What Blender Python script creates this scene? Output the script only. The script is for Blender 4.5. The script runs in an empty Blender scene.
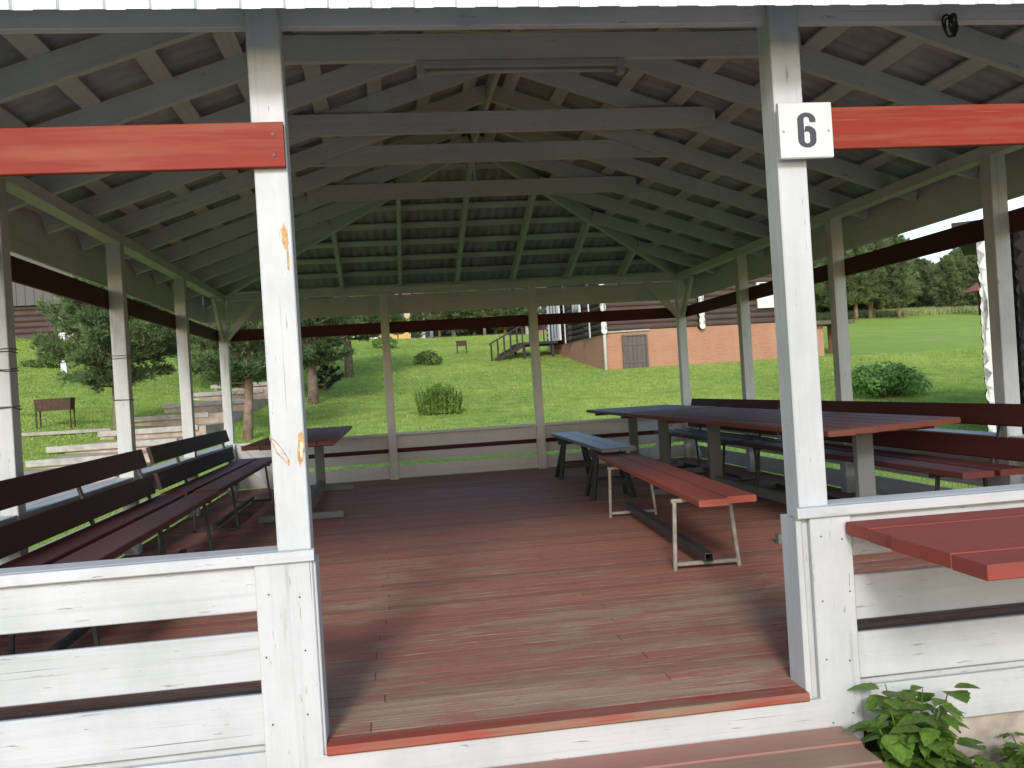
import bpy, math, random
import numpy as np
from mathutils import Vector, Matrix
random.seed(7); rng = np.random.default_rng(7)
S = bpy.context.scene; COL = S.collection
V = Vector
# ------------------------------------------------------------------ tagging
def tag(o, label=None, cat=None, group=None, kind=None):
    if label: o['label'] = label
    if cat: o['category'] = cat
    if group: o['group'] = group
    if kind: o['kind'] = kind
    return o
def thing(name, label, cat, loc=(0, 0, 0), rz=0.0, group=None, parent=None):
    o = bpy.data.objects.new(name, None); COL.objects.link(o)
    o.location = loc; o.rotation_euler = (0, 0, rz)
    o.empty_display_size = .2
    return tag(o, label, cat, group)
def part(name, parent):
    o = bpy.data.objects.new(name, None); COL.objects.link(o); o.parent = parent
    return o
def dup(root, loc, rz=0, sc=1.0, label=None, group=None):
    r = root.copy(); COL.objects.link(r); r.location = loc; r.rotation_euler = (0, 0, rz); r.scale = (sc, sc, sc)
    if label: r['label'] = label
    if group: r['group'] = group
    for ch in list(root.children):
        c = ch.copy(); COL.objects.link(c); c.parent = r
        for gch in ch.children:
            d = gch.copy(); COL.objects.link(d); d.parent = c
    return r
# ------------------------------------------------------------------ mesh builder (with board UVs in metres)
class MB:
    def __init__(s): s.v = []; s.f = []; s.uv = []
    def poly(s, pts, uvs=None):
        n = len(s.v); s.v += [tuple(p) for p in pts]; s.f.append(list(range(n, n + len(pts))))
        s.uv.append(uvs if uvs else [(p[0] + p[2] * .3, p[1] + p[2] * .7) for p in pts])
    def beam(s, a, b, w, h, up=(0, 0, 1), c=.003, off=None, cut=None):
        """board from a to b (axis), w across, h along up; chamfered edges"""
        a, b = V(a), V(b); d = (b - a); L = d.length; d.normalize()
        up = V(up); sd = d.cross(up)
        if sd.length < 1e-4: sd = d.cross(V((0, 1, 0)))
        sd.normalize(); up = sd.cross(d)
        c = min(c, w * .3, h * .3)
        x, y = w / 2, h / 2
        pr = [(-x + c, -y), (x - c, -y), (x, -y + c), (x, y - c), (x - c, y), (-x + c, y), (-x, y - c), (-x, -y + c)]
        n = len(s.v)
        for e in (a, b):
            for (p, q) in pr: s.v.append(tuple(e + sd * p + up * q))
        ou, ov = (random.random() * 40, random.random() * 40) if off is None else off
        per = [0]
        for i in range(8):
            p, q = pr[i], pr[(i + 1) % 8]; per.append(per[-1] + math.hypot(p[0] - q[0], p[1] - q[1]))
        for i in range(8):
            j = (i + 1) % 8
            s.f.append([n + i, n + j, n + 8 + j, n + 8 + i])
            s.uv.append([(ou, ov + per[i]), (ou, ov + per[i + 1]), (ou + L, ov + per[i + 1]), (ou + L, ov + per[i])])
        s.f.append([n + i for i in range(7, -1, -1)]); s.uv.append([(ou + pr[i][0] * .1, ov + pr[i][1]) for i in range(7, -1, -1)])
        s.f.append([n + 8 + i for i in range(8)]); s.uv.append([(ou + L + pr[i][0] * .1, ov + pr[i][1]) for i in range(8)])
        return s
    def box(s, x0, x1, y0, y1, z0, z1, c=.003):
        dx, dy, dz = x1 - x0, y1 - y0, z1 - z0
        cx, cy, cz = (x0 + x1) / 2, (y0 + y1) / 2, (z0 + z1) / 2
        if dx >= dy and dx >= dz: return s.beam((x0, cy, cz), (x1, cy, cz), dy, dz, (0, 0, 1), c)
        if dy >= dz: return s.beam((cx, y0, cz), (cx, y1, cz), dx, dz, (0, 0, 1), c)
        return s.beam((cx, cy, z0), (cx, cy, z1), dx, dy, (0, 1, 0), c)
    def tube(s, pts, r, seg=8, cap=True):
        pts = [V(p) for p in pts]; R = r if isinstance(r, (list, tuple)) else [r] * len(pts)
        n = len(s.v); prev = None; L = 0; ls = []
        for i, p in enumerate(pts):
            t = (pts[min(i + 1, len(pts) - 1)] - pts[max(i - 1, 0)]).normalized()
            if prev is None:
                nx = t.cross(V((0, 0, 1)) if abs(t.z) < .9 else V((1, 0, 0))).normalized()
            else: nx = (prev - t * prev.dot(t)).normalized()
            prev = nx; ny = t.cross(nx)
            if i: L += (p - pts[i - 1]).length
            ls.append(L)
            for k in range(seg):
                a = 2 * math.pi * k / seg; s.v.append(tuple(p + (nx * math.cos(a) + ny * math.sin(a)) * R[i]))
        for i in range(len(pts) - 1):
            for k in range(seg):
                j = (k + 1) % seg
                s.f.append([n + i * seg + k, n + i * seg + j, n + (i + 1) * seg + j, n + (i + 1) * seg + k])
                a0, a1 = 6.28 * k / seg * R[i], 6.28 * (k + 1) / seg * R[i]
                s.uv.append([(ls[i], a0), (ls[i], a1), (ls[i + 1], a1), (ls[i + 1], a0)])
        if cap:
            s.f.append([n + k for k in range(seg - 1, -1, -1)]); s.uv.append([(0, k * .01) for k in range(seg)])
            m = n + (len(pts) - 1) * seg; s.f.append([m + k for k in range(seg)]); s.uv.append([(L, k * .01) for k in range(seg)])
        return s
    def prism(s, outline, ext):
        """outline: list of 3D pts, extruded by vector ext"""
        o = [V(p) for p in outline]; e = V(ext); n = len(s.v); m = len(o)
        s.v += [tuple(p) for p in o] + [tuple(p + e) for p in o]
        fu = lambda p: (p[0] + p[1], p[2])
        s.f.append(list(range(n + m - 1, n - 1, -1))); s.uv.append([fu(o[i]) for i in range(m - 1, -1, -1)])
        s.f.append(list(range(n + m, n + 2 * m))); s.uv.append([fu(o[i] + e) for i in range(m)])
        for i in range(m):
            j = (i + 1) % m
            s.f.append([n + i, n + j, n + m + j, n + m + i]); s.uv.append([fu(o[i]), fu(o[j]), fu(o[j] + e), fu(o[i] + e)])
        return s
    def build(s, name, mat, parent=None, smooth=False, fix=True):
        me = bpy.data.meshes.new(name); me.from_pydata(s.v, [], s.f)
        uv = me.uv_layers.new(name='UVMap')
        flat = [c for f in s.uv for p in f for c in p]
        uv.data.foreach_set('uv', flat)
        me.materials.append(mat)
        if smooth: me.polygons.foreach_set('use_smooth', [True] * len(me.polygons))
        if fix:
            import bmesh
            b = bmesh.new(); b.from_mesh(me); bmesh.ops.recalc_face_normals(b, faces=b.faces); b.to_mesh(me); b.free()
        me.update()
        o = bpy.data.objects.new(name, me); COL.objects.link(o)
        if parent: o.parent = parent
        return o
def np_mesh(name, verts, tris, mat, parent=None, k=3, smooth=False):
    me = bpy.data.meshes.new(name); nv, nf = len(verts), len(tris)
    me.vertices.add(nv); me.vertices.foreach_set('co', np.asarray(verts, np.float32).ravel())
    me.loops.add(nf * k); me.loops.foreach_set('vertex_index', np.asarray(tris, np.int32).ravel())
    me.polygons.add(nf); me.polygons.foreach_set('loop_start', np.arange(0, nf * k, k, dtype=np.int32))
    me.update(calc_edges=True); me.materials.append(mat)
    if smooth: me.polygons.foreach_set('use_smooth', [True] * nf)
    o = bpy.data.objects.new(name, me); COL.objects.link(o)
    if parent: o.parent = parent
    return o
# ------------------------------------------------------------------ materials
def newmat(name):
    m = bpy.data.materials.new(name); m.use_nodes = True; nt = m.node_tree; nt.nodes.clear()
    out = nt.nodes.new('ShaderNodeOutputMaterial'); b = nt.nodes.new('ShaderNodeBsdfPrincipled')
    nt.links.new(b.outputs[0], out.inputs[0]); return m, nt, b
class N:
    def __init__(s, nt): s.nt = nt
    def n(s, t, **kw):
        x = s.nt.nodes.new(t)
        for k, v in kw.items(): setattr(x, k, v)
        return x
    def l(s, a, b): s.nt.links.new(a, b)
    def coord(s, which='UV', scale=(1, 1, 1), loc=(0, 0, 0)):
        t = s.n('ShaderNodeTexCoord'); m = s.n('ShaderNodeMapping'); m.inputs['Scale'].default_value = scale; m.inputs['Location'].default_value = loc
        s.l(t.outputs[which], m.inputs[0]); return m.outputs[0]
    def noise(s, vec, scale=1, detail=4, rough=.55, dist=0):
        t = s.n('ShaderNodeTexNoise'); t.inputs['Scale'].default_value = scale; t.inputs['Detail'].default_value = detail
        t.inputs['Roughness'].default_value = rough; t.inputs['Distortion'].default_value = dist
        if vec is not None: s.l(vec, t.inputs['Vector'])
        return t.outputs['Fac']
    def ramp(s, f, a, b, ca=(0, 0, 0, 1), cb=(1, 1, 1, 1)):
        r = s.n('ShaderNodeMapRange'); r.inputs[1].default_value = a; r.inputs[2].default_value = b; r.clamp = True
        s.l(f, r.inputs[0]); return r.outputs[0]
    def mix(s, f, a, b, mode='MIX'):
        m = s.n('ShaderNodeMix', data_type='RGBA', blend_type=mode)
        for k, v in ((0, f), (6, a), (7, b)):
            if hasattr(v, 'links'): s.l(v, m.inputs[k])
            elif k == 0: m.inputs[0].default_value = v
            else: m.inputs[k].default_value = (*v[:3], 1)
        return m.outputs[2]
    def math(s, op, a, b=None):
        m = s.n('ShaderNodeMath', operation=op)
        for k, v in ((0, a), (1, b)):
            if v is None: continue
            if hasattr(v, 'links'): s.l(v, m.inputs[k])
            else: m.inputs[k].default_value = v
        return m.outputs[0]
    def bump(s, h, b, st=.3, d=.01):
        x = s.n('ShaderNodeBump'); x.inputs['Strength'].default_value = st; x.inputs['Distance'].default_value = d
        s.l(h, x.inputs['Height']); s.l(x.outputs[0], b.inputs['Normal'])
def wood(name, c1, c2, bare, wear=(.62, .72), rough=.55, crack=.6, knots=True, crackc=(.12, .11, .1), bump=.25, extra=None, spec=.4, dirt_shade=False, grime=0):
    m, nt, b = newmat(name); q = N(nt)
    g = q.noise(q.coord('UV', (1.3, 26, 1)), 1, 6, .6, .3)
    p = q.noise(q.coord('UV', (.9, 5, 1), (3.1, 7, 0)), 1, 5, .6)
    big = q.noise(q.coord('UV', (.23, .31, 1), (9, 2, 0)), 1, 1)
    col = q.mix(q.ramp(q.math('ADD', q.math('MULTIPLY', p, .6), q.math('MULTIPLY', big, .5)), .38, .72), c1, c2)
    col = q.mix(q.math('MULTIPLY', q.ramp(g, .35, .7), .18), col, (c1[0] * .55, c1[1] * .55, c1[2] * .55))
    wm = q.ramp(q.math('ADD', q.math('MULTIPLY', g, .55), q.math('MULTIPLY', p, .5)), wear[0], wear[1])
    if extra: wm = extra(q, wm, g, p)
    barec = q.mix(q.ramp(g, .3, .7), bare, tuple(x * .62 for x in bare))
    col = q.mix(wm, col, barec)
    cr = q.noise(q.coord('UV', (.8, 70, 1), (1, 5, 0)), 1, 3, .6)
    crm = q.math('MULTIPLY', q.ramp(cr, .70, .76), crack)
    col = q.mix(crm, col, crackc)
    if knots:
        vo = q.n('ShaderNodeTexVoronoi', feature='F1'); vo.inputs['Scale'].default_value = 1
        q.l(q.coord('UV', (1.4, 5.5, 1), (.4, .3, 0)), vo.inputs['Vector'])
        sp = q.n('ShaderNodeSeparateColor'); q.l(vo.outputs['Color'], sp.inputs[0])
        kd = q.math('ADD', vo.outputs['Distance'], q.math('MULTIPLY', g, .03))
        km = q.math('MULTIPLY', q.ramp(kd, .085, .06), q.ramp(sp.outputs[0], .62, .66))
        ring = q.math('MULTIPLY', km, q.ramp(g, .38, .62))
        col = q.mix(q.math('MULTIPLY', ring, .55), col, (.46, .3, .13))
    if dirt_shade:
        sc = q.noise(q.coord('UV', (5, 46, 1), (8, 1, 0)), 1, 2, .5, .6); sg2 = q.noise(q.coord('Object'), .9, 3)
        col = q.mix(q.math('MULTIPLY', q.math('MULTIPLY', q.ramp(sc, .665, .70), q.ramp(sg2, .42, .6)), .8), col, (.58, .47, .38))
        sp2 = q.noise(q.coord('Object'), 55, 2, .5)
        col = q.mix(q.math('MULTIPLY', q.ramp(sp2, .62, .70), .5), col, (.13, .07, .055))
        a2 = q.n('ShaderNodeAttribute', attribute_name='plank_tone'); col = q.mix(q.math('MULTIPLY', q.ramp(a2.outputs['Fac'], .3, 1), .38), col, (.17, .085, .07))
        at = q.n('ShaderNodeAttribute', attribute_name='gap_dirt_shade')
        col = q.mix(q.math('MULTIPLY', at.outputs['Fac'], .85), col, (.055, .036, .03))  # shade painted into seams and butt joints along with soiling
    if grime:
        gr = q.noise(q.coord('Object', (1, 1, .6)), 2.1, 6, .7); col = q.mix(q.math('MULTIPLY', q.ramp(gr, .45, .75), grime), col, (.33, .345, .335))
        fl = q.noise(q.coord('UV', (7, 60, 1), (2, 9, 0)), 1, 3, .65); col = q.mix(q.math('MULTIPLY', q.ramp(fl, .66, .69), .85), col, (.25, .235, .215))
        ft = q.noise(q.coord('UV', (.35, 34, 1), (2, 9, 0)), 1, 4, .55); col = q.mix(q.math('MULTIPLY', q.ramp(ft, .56, .70), .35), col, (.36, .37, .37))
    q.l(col, b.inputs['Base Color'])
    b.inputs['Roughness'].default_value = rough; b.inputs['Specular IOR Level'].default_value = spec
    q.bump(q.math('SUBTRACT', q.math('ADD', g, q.math('MULTIPLY', p, .4)), q.math('MULTIPLY', q.math('ADD', crm, wm), .5)), b, bump, .004)
    return m
def plain(name, c, rough=.6, metal=0, vary=.25, scale=8, coord='Object', spec=.5, bump=.0):
    m, nt, b = newmat(name); q = N(nt)
    n1 = q.noise(q.coord(coord), scale, 5, .6)
    col = q.mix(q.ramp(n1, .3, .7), tuple(x * (1 - vary) for x in c), tuple(min(1, x * (1 + vary)) for x in c))
    q.l(col, b.inputs['Base Color']); b.inputs['Roughness'].default_value = rough; b.inputs['Metallic'].default_value = metal
    b.inputs['Specular IOR Level'].default_value = spec
    if bump: q.bump(n1, b, bump, .01)
    return m
M = {}
M['white'] = wood('white_paint', (.565, .575, .578), (.45, .462, .465), (.36, .35, .33), (.60, .74), .55, .9, grime=.6, bump=.5)
M['white_in'] = wood('old_white_paint', (.63, .625, .615), (.54, .535, .53), (.30, .28, .24), (.66, .8), .65, .5, grime=.3, spec=.2)
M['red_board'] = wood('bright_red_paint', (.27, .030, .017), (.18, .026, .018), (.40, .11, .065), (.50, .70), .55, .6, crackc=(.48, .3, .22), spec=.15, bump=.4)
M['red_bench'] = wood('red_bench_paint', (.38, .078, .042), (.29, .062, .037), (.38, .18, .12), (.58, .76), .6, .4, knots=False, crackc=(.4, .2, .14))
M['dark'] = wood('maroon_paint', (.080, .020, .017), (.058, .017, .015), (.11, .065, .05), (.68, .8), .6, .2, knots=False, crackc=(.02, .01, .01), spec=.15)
M['dark_seat'] = wood('maroon_seat_paint', (.14, .042, .034), (.10, .034, .029), (.15, .09, .075), (.66, .8), .5, .3, knots=False, crackc=(.03, .015, .012), spec=.15)
M['dark_worn'] = wood('weathered_maroon', (.08, .045, .040), (.055, .034, .032), (.16, .14, .135), (.56, .74), .75, .6, knots=False, crackc=(.015, .012, .012), spec=.1)
M['table'] = wood('table_paint', (.20, .062, .044), (.14, .05, .038), (.24, .18, .15), (.56, .74), .6, .4, knots=False, crackc=(.04, .02, .015), spec=.12)
M['table_grey'] = wood('table_weathered', (.085, .055, .05), (.065, .045, .042), (.23, .21, .2), (.52, .72), .5, .5, knots=False, crackc=(.03, .02, .018), spec=.12)
M['grey_plank'] = wood('grey_plank', (.12, .13, .135), (.09, .095, .1), (.26, .27, .28), (.5, .72), .42, .6, knots=False, crackc=(.03, .03, .03))
M['grey_post'] = wood('grey_post_paint', (.17, .18, .165), (.14, .15, .14), (.1, .09, .08), (.66, .8), .55, .4, knots=False)
M['trestle'] = wood('dark_trestle', (.035, .037, .036), (.026, .028, .028), (.09, .08, .07), (.64, .8), .6, .3, knots=False)
def deck_extra(q, wm, g, p):
    t = q.n('ShaderNodeNewGeometry'); s = q.n('ShaderNodeSeparateXYZ'); q.l(t.outputs['Position'], s.inputs[0])
    big = q.noise(q.coord('Object', (.55, 1.1, 1)), 1, 4, .65)
    front = q.ramp(s.outputs['Y'], 3.0, .0)
    nose = q.ramp(s.outputs['Y'], .12, .0)
    k = q.math('ADD', q.math('MULTIPLY', q.noise(q.coord('UV', (3.5, 60, 1), (5, 2, 0)), 1, 6, .7, .4), .75), q.math('ADD', q.math('MULTIPLY', p, .35), q.math('MULTIPLY', big, .5)))
    k = q.math('SUBTRACT', q.math('ADD', k, q.math('MULTIPLY', front, .125)), q.math('MULTIPLY', nose, .22))
    return q.math('MULTIPLY', q.ramp(q.math('ADD', k, q.math('MULTIPLY', q.noise(q.coord('Object', (3.2, 8, 1), (4, 4, 0)), 1, 7, .72), .45)), 1.085, 1.145), .85)
M['deck'] = wood('deck_paint', (.43, .175, .12), (.34, .135, .098), (.47, .35, .24), (.6, .8), .7, .6, knots=False, crackc=(.06, .04, .03), bump=.35, extra=deck_extra, spec=.3, dirt_shade=True)
M['nose'] = wood('deck_edge_paint', (.33, .065, .04), (.24, .05, .035), (.3, .2, .13), (.5, .62), .6, .6, knots=False)
M['step'] = wood('step_paint', (.36, .16, .12), (.30, .17, .125), (.38, .26, .175), (.51, .63), .6, .8, knots=True, crackc=(.06, .04, .03), bump=.35)
M['counter'] = wood('counter_paint', (.29, .062, .042), (.22, .052, .04), (.2, .11, .08), (.56, .74), .6, .6, knots=False, crackc=(.1, .04, .03), spec=.15)
M['steel'] = plain('bare_steel', (.33, .31, .27), .45, .55, .3, 14)
M['steel_dark'] = plain('dark_steel', (.06, .06, .058), .5, .4, .3, 14)
M['rust'] = plain('rusty_steel', (.075, .042, .028), .8, .3, .5, 16)
M['concrete'] = plain('concrete', (.36, .31, .26), .9, 0, .3, 9, bump=.4)
M['stone'] = plain('pale_paving', (.38, .30, .24), .9, 0, .35, 3, bump=.4)
M['timber'] = plain('pale_timber', (.37, .35, .31), .85, 0, .25, 6)
M['lampw'] = plain('lamp_housing', (.4, .4, .4), .5, 0, .08, 4)
M['tubeglass'] = plain('tube_glass', (.42, .42, .42), .25, 0, .03, 4)
M['signw'] = plain('sign_white', (.55, .56, .55), .45, 0, .05, 5)
M['ink'] = plain('sign_ink', (.035, .036, .045), .5, 0, .1, 9)
M['rubber'] = plain('black_rubber', (.012, .012, .014), .5, 0, .2, 9)
M['wire'] = plain('old_wire', (.09, .08, .07), .6, .5, .2, 9)
M['screw'] = plain('screw_metal', (.3, .3, .3), .4, .9, .1, 9)
M['resin'] = plain('resin_wood', (.46, .27, .10), .6, 0, .5, 60)
M['barewood'] = plain('bare_wood', (.62, .5, .36), .7, 0, .35, 50)
def sheetmat(name, c, rough=.75):
    m, nt, b = newmat(name); q = N(nt)
    n1 = q.noise(q.coord('Object', (1, 1, 1)), 2.2, 6, .65)
    col = q.mix(q.ramp(n1, .3, .7), tuple(x * .7 for x in c), tuple(x * 1.25 for x in c))
    q.l(col, b.inputs['Base Color']); b.inputs['Roughness'].default_value = rough; return m
M['slate'] = sheetmat('fibre_cement_sheet', (.36, .36, .375))
M['trim'] = plain('white_profiled_metal', (.62, .63, .63), .35, 0, .04, 3)
# ------------------------------------------------------------------ terrain
def sp(v): return np.where(v > 20, v, np.log1p(np.exp(np.minimum(v, 20))))
def g(X, Y):
    X = np.asarray(X, float); Y = np.asarray(Y, float)
    t = sp((Y - 12) / 1.5) * 1.5
    b = np.where(t < 37, .05 * t + .0012 * t * t, .05 * 37 + .0012 * 37 * 37 + .11 * (np.minimum(t, 58) - 37) + .035 * (np.clip(t, 58, 160) - 58))
    s = np.minimum(.006 * sp(-X / 2) * 2, .11)
    return -.42 + b + s * np.minimum(t, 45)
def gz(x, y): return float(g(x, y))
def sgrid(lo, hi, c, n, k):
    u = np.linspace(-1, 1, n); s = np.sinh(k * u) / math.sinh(k)
    return np.where(s < 0, c + s * (c - lo), c + s * (hi - c))
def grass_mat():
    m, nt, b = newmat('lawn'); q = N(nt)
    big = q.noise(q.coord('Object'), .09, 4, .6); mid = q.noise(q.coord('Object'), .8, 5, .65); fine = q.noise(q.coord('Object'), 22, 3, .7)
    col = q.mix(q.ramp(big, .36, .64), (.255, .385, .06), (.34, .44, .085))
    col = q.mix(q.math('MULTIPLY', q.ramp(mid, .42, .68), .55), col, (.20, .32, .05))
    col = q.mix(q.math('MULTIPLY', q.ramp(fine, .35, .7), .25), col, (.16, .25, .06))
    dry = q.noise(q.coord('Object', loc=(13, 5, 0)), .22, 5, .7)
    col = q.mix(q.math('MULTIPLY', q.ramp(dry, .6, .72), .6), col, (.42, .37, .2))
    # bare soil near and under the pavilion
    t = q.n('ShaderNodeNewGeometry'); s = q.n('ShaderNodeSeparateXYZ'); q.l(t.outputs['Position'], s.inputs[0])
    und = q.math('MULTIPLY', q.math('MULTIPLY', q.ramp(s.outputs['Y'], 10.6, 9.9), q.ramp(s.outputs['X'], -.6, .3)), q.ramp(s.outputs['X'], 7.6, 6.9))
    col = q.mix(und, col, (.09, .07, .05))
    q.l(col, b.inputs['Base Color']); b.inputs['Roughness'].default_value = .85; b.inputs['Specular IOR Level'].default_value = .15
    q.bump(q.math('ADD', fine, mid), b, .8, .06)
    return m
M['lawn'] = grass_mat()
xs = sgrid(-260, 320, 3, 190, 4.2); ys = sgrid(-60, 420, 14, 190, 4.0)
XX, YY = np.meshgrid(xs, ys); ZZ = g(XX, YY)
n = len(xs); idx = np.arange(n * len(ys)).reshape(len(ys), n)
quads = np.stack([idx[:-1, :-1], idx[:-1, 1:], idx[1:, 1:], idx[1:, :-1]], -1).reshape(-1, 4)
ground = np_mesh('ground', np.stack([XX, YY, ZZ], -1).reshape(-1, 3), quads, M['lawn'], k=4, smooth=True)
tag(ground, 'grassy ground sloping up behind the pavilion', kind='structure')
# ------------------------------------------------------------------ foliage
def leafmat(name, c, var=.5, trans=.35, rough=.55, scale=.9, tint=None):
    m, nt, b = newmat(name); q = N(nt)
    a = q.noise(q.coord('Object'), scale, 3, .6); f = q.noise(q.coord('Object', loc=(4, 4, 4)), scale * 14, 2, .6)
    hi = tuple(min(1, x * (1 + var)) for x in c); lo = tuple(x * (1 - var) for x in c)
    if tint: hi = tint
    col = q.mix(q.ramp(q.math('ADD', q.math('MULTIPLY', a, .5), q.math('MULTIPLY', f, .5)), .36, .64), lo, hi)
    q.l(col, b.inputs['Base Color']); b.inputs['Roughness'].default_value = rough; b.inputs['Specular IOR Level'].default_value = .25
    tr = q.n('ShaderNodeBsdfTranslucent'); q.l(col, tr.inputs[0])
    mx = q.n('ShaderNodeMixShader'); mx.inputs[0].default_value = trans
    q.l(b.outputs[0], mx.inputs[1]); q.l(tr.outputs[0], mx.inputs[2])
    out = [x for x in nt.nodes if x.type == 'OUTPUT_MATERIAL'][0]; q.l(mx.outputs[0], out.inputs[0])
    return m
M['needle'] = leafmat('pine_needles', (.12, .20, .08), .5, .4, .5, .8, (.27, .37, .16))
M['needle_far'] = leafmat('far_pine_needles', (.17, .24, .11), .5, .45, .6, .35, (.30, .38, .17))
M['fir'] = leafmat('fir_needles', (.03, .06, .035), .5, .2, .5, .8)
M['bark'] = plain('pine_bark', (.20, .135, .10), .9, 0, .5, 6, bump=.8)
M['bush'] = leafmat('bush_leaves', (.20, .32, .07), .45, .45, .5, 2)
M['bush_pale'] = leafmat('pale_bush_leaves', (.15, .23, .06), .4, .35, .5, 2)
M['bush_dark'] = leafmat('dark_bush_leaves', (.17, .31, .075), .5, .45, .4, 2)
M['weed'] = leafmat('weed_leaves', (.13, .25, .04), .4, .45, .4, 6, (.22, .37, .07))
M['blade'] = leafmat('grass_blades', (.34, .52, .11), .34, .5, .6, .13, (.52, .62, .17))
M['meadow'] = leafmat('meadow_grass', (.36, .40, .17), .35, .4, .7, .3)
def tufts(P, D, size, nb, wid=.12, jit=.5, seed=0):
    """needle tufts: P positions, D directions -> triangles"""
    r = np.random.default_rng(seed); n = len(P)
    P = np.repeat(P, nb, 0); D = np.repeat(D, nb, 0); k = len(P)
    d = D + r.normal(0, jit, (k, 3)); d /= np.linalg.norm(d, axis=1)[:, None]
    o = np.cross(d, r.normal(0, 1, (k, 3))); o /= np.linalg.norm(o, axis=1)[:, None] + 1e-9
    L = size * r.uniform(.6, 1.2, (k, 1))
    a = P - o * L * wid - d * L * .1; b = P + o * L * wid - d * L * .1; c = P + d * L
    v = np.stack([a, b, c], 1).reshape(-1, 3); t = np.arange(len(v)).reshape(-1, 3)
    return v, t
def pine_mesh(seed, H, R, base, size, nb, whorl=.45, per=6, sub=5, droop=.1, dens=1.0, shape=.8):
    r = np.random.default_rng(seed); Ps = []; Ds = []; limbs = []
    z = base
    while z < H * .97:
        f = (z - base) / (H - base)
        rad = R * (1 - f) ** shape * (.55 + .45 * min(1, (f + .02) / .12)) + .12
        for k in range(per):
            if r.random() < .12: continue
            a = 2 * math.pi * (k + r.random() * .8) / per + z * 2
            L = rad * r.uniform(.62, 1.12); up = .25 + .5 * f - droop
            p0 = np.array([0, 0, z + r.uniform(-.15, .15)]); d0 = np.array([math.cos(a), math.sin(a), up])
            tip = p0 + d0 * L + np.array([0, 0, .12 * L * L / max(R, .1)])
            limbs.append((p0, tip, .012 + .02 * L))
            nseg = max(3, int(L / (size * .8) * dens))
            for i in range(nseg):
                t = (i + 1) / nseg
                if t < .22: continue
                q0 = p0 + (tip - p0) * t + np.array([0, 0, .04])
                for w in range(sub if i < nseg - 1 else sub + 2):
                    sidev = np.array([-math.sin(a), math.cos(a), 0]) * r.normal(0, .5) + np.array([0, 0, 1]) * r.normal(.16, .36) + d0 * r.uniform(0, .6)
                    wl = L * .34 * (1.15 - t * .7) * r.uniform(.3, 1)
                    q = q0 + sidev * wl
                    Ps.append(q); dd = sidev * .6 + d0 * .6 + np.array([0, 0, .35]); Ds.append(dd / np.linalg.norm(dd))
        z += whorl * r.uniform(.75, 1.2) * (1 - .35 * f)
    return np.array(Ps), np.array(Ds), limbs
def make_pine(name, label, loc, seed, H, R, base, size=.22, nb=9, mat='needle', trunk=.13, lean=0., group=None, **kw):
    t = thing(name, label, 'tree', loc, 0, group)
    P, D, limbs = pine_mesh(seed, H, R, base, size, nb, **kw)
    v, f = tufts(P, D, size, nb, .085, .55, seed)
    np_mesh('crown', v, f, M[mat], t)
    mb = MB(); r = random.Random(seed)
    pts = [(lean * (i / 6) + r.uniform(-.03, .03), r.uniform(-.03, .03), -.25 + (H + .1) * i / 6) for i in range(7)]
    mb.tube(pts, [trunk * (1.15 - i / 6) for i in range(7)], 9)
    mb.build('trunk', M['bark'], t, True)
    lb = MB()
    for (a, b, rr) in limbs: lb.tube([a, (a + b) / 2 + np.array([0, 0, -.03]), b], [rr, rr * .7, rr * .25], 4, False)
    lb.build('branches', M['bark'], t, True, fix=False)
    return t
def leaf_cloud(name, mat, parent, cen, rad, n, size, seed, flat=0., shell=.55, bottom=-.9, clump=0.0, lumps=0):
    r = np.random.default_rng(seed)
    d = r.normal(0, 1, (n, 3)); d /= np.linalg.norm(d, axis=1)[:, None]; d = d[d[:, 2] > bottom]
    k = len(d); rr = r.uniform(shell, 1, k) ** .6
    if clump:
        ph = r.uniform(0, 6, (6, 3)); w = sum(np.sin(d @ r.normal(0, 4, 3) + p[0]) for p in ph) / 6
        rr = rr * (1 + clump * w)
    p = d * rr[:, None] * np.array(rad) + np.array(cen)
    if lumps:
        L = r.normal(0, 1, (lumps, 3)); L /= np.linalg.norm(L, axis=1)[:, None]; L[:, 2] = np.abs(L[:, 2]) * 1.15 - .55
        ch = r.integers(0, lumps, k); sz = r.uniform(.36, .62, lumps)[ch][:, None]
        p = (L[ch] * .62 + d * rr[:, None] * sz) * np.array(rad) + np.array(cen); p[:, 2] = np.maximum(p[:, 2], .02)
    nrm = d + r.normal(0, .6, (k, 3)); nrm[:, 2] += .5; nrm /= np.linalg.norm(nrm, axis=1)[:, None]
    u = np.cross(nrm, r.normal(0, 1, (k, 3))); u /= np.linalg.norm(u, axis=1)[:, None]; w = np.cross(nrm, u)
    s = size * r.uniform(.6, 1.3, (k, 1))
    q = np.stack([p - u * s, p - w * s * .45 + nrm * s * .1, p + u * s, p + w * s * .45 + nrm * s * .1], 1).reshape(-1, 3)
    return np_mesh(name, q, np.arange(len(q)).reshape(-1, 4), mat, parent, 4)
# ================================================================== PAVILION
XA, XB, D = .126, 6.839, 9.964
XL, XR = 2.036, 4.031; PW = .12; hw = PW / 2
XC = (XA + XB) / 2; HALF = XC - XA; SL = .34; ZB = 2.76; OV = .33
SIDE_L = [2.424, 4.879, 7.335]; SIDE_R = [2.675, 5.062, 7.466]; BACK = [2.404, 4.585]
zb = lambda h: ZB + SL * h
pav = thing('pavilion', 'open white timber pavilion with red-brown plank deck and hipped roof', 'pavilion', (0, 0, 0))
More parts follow.
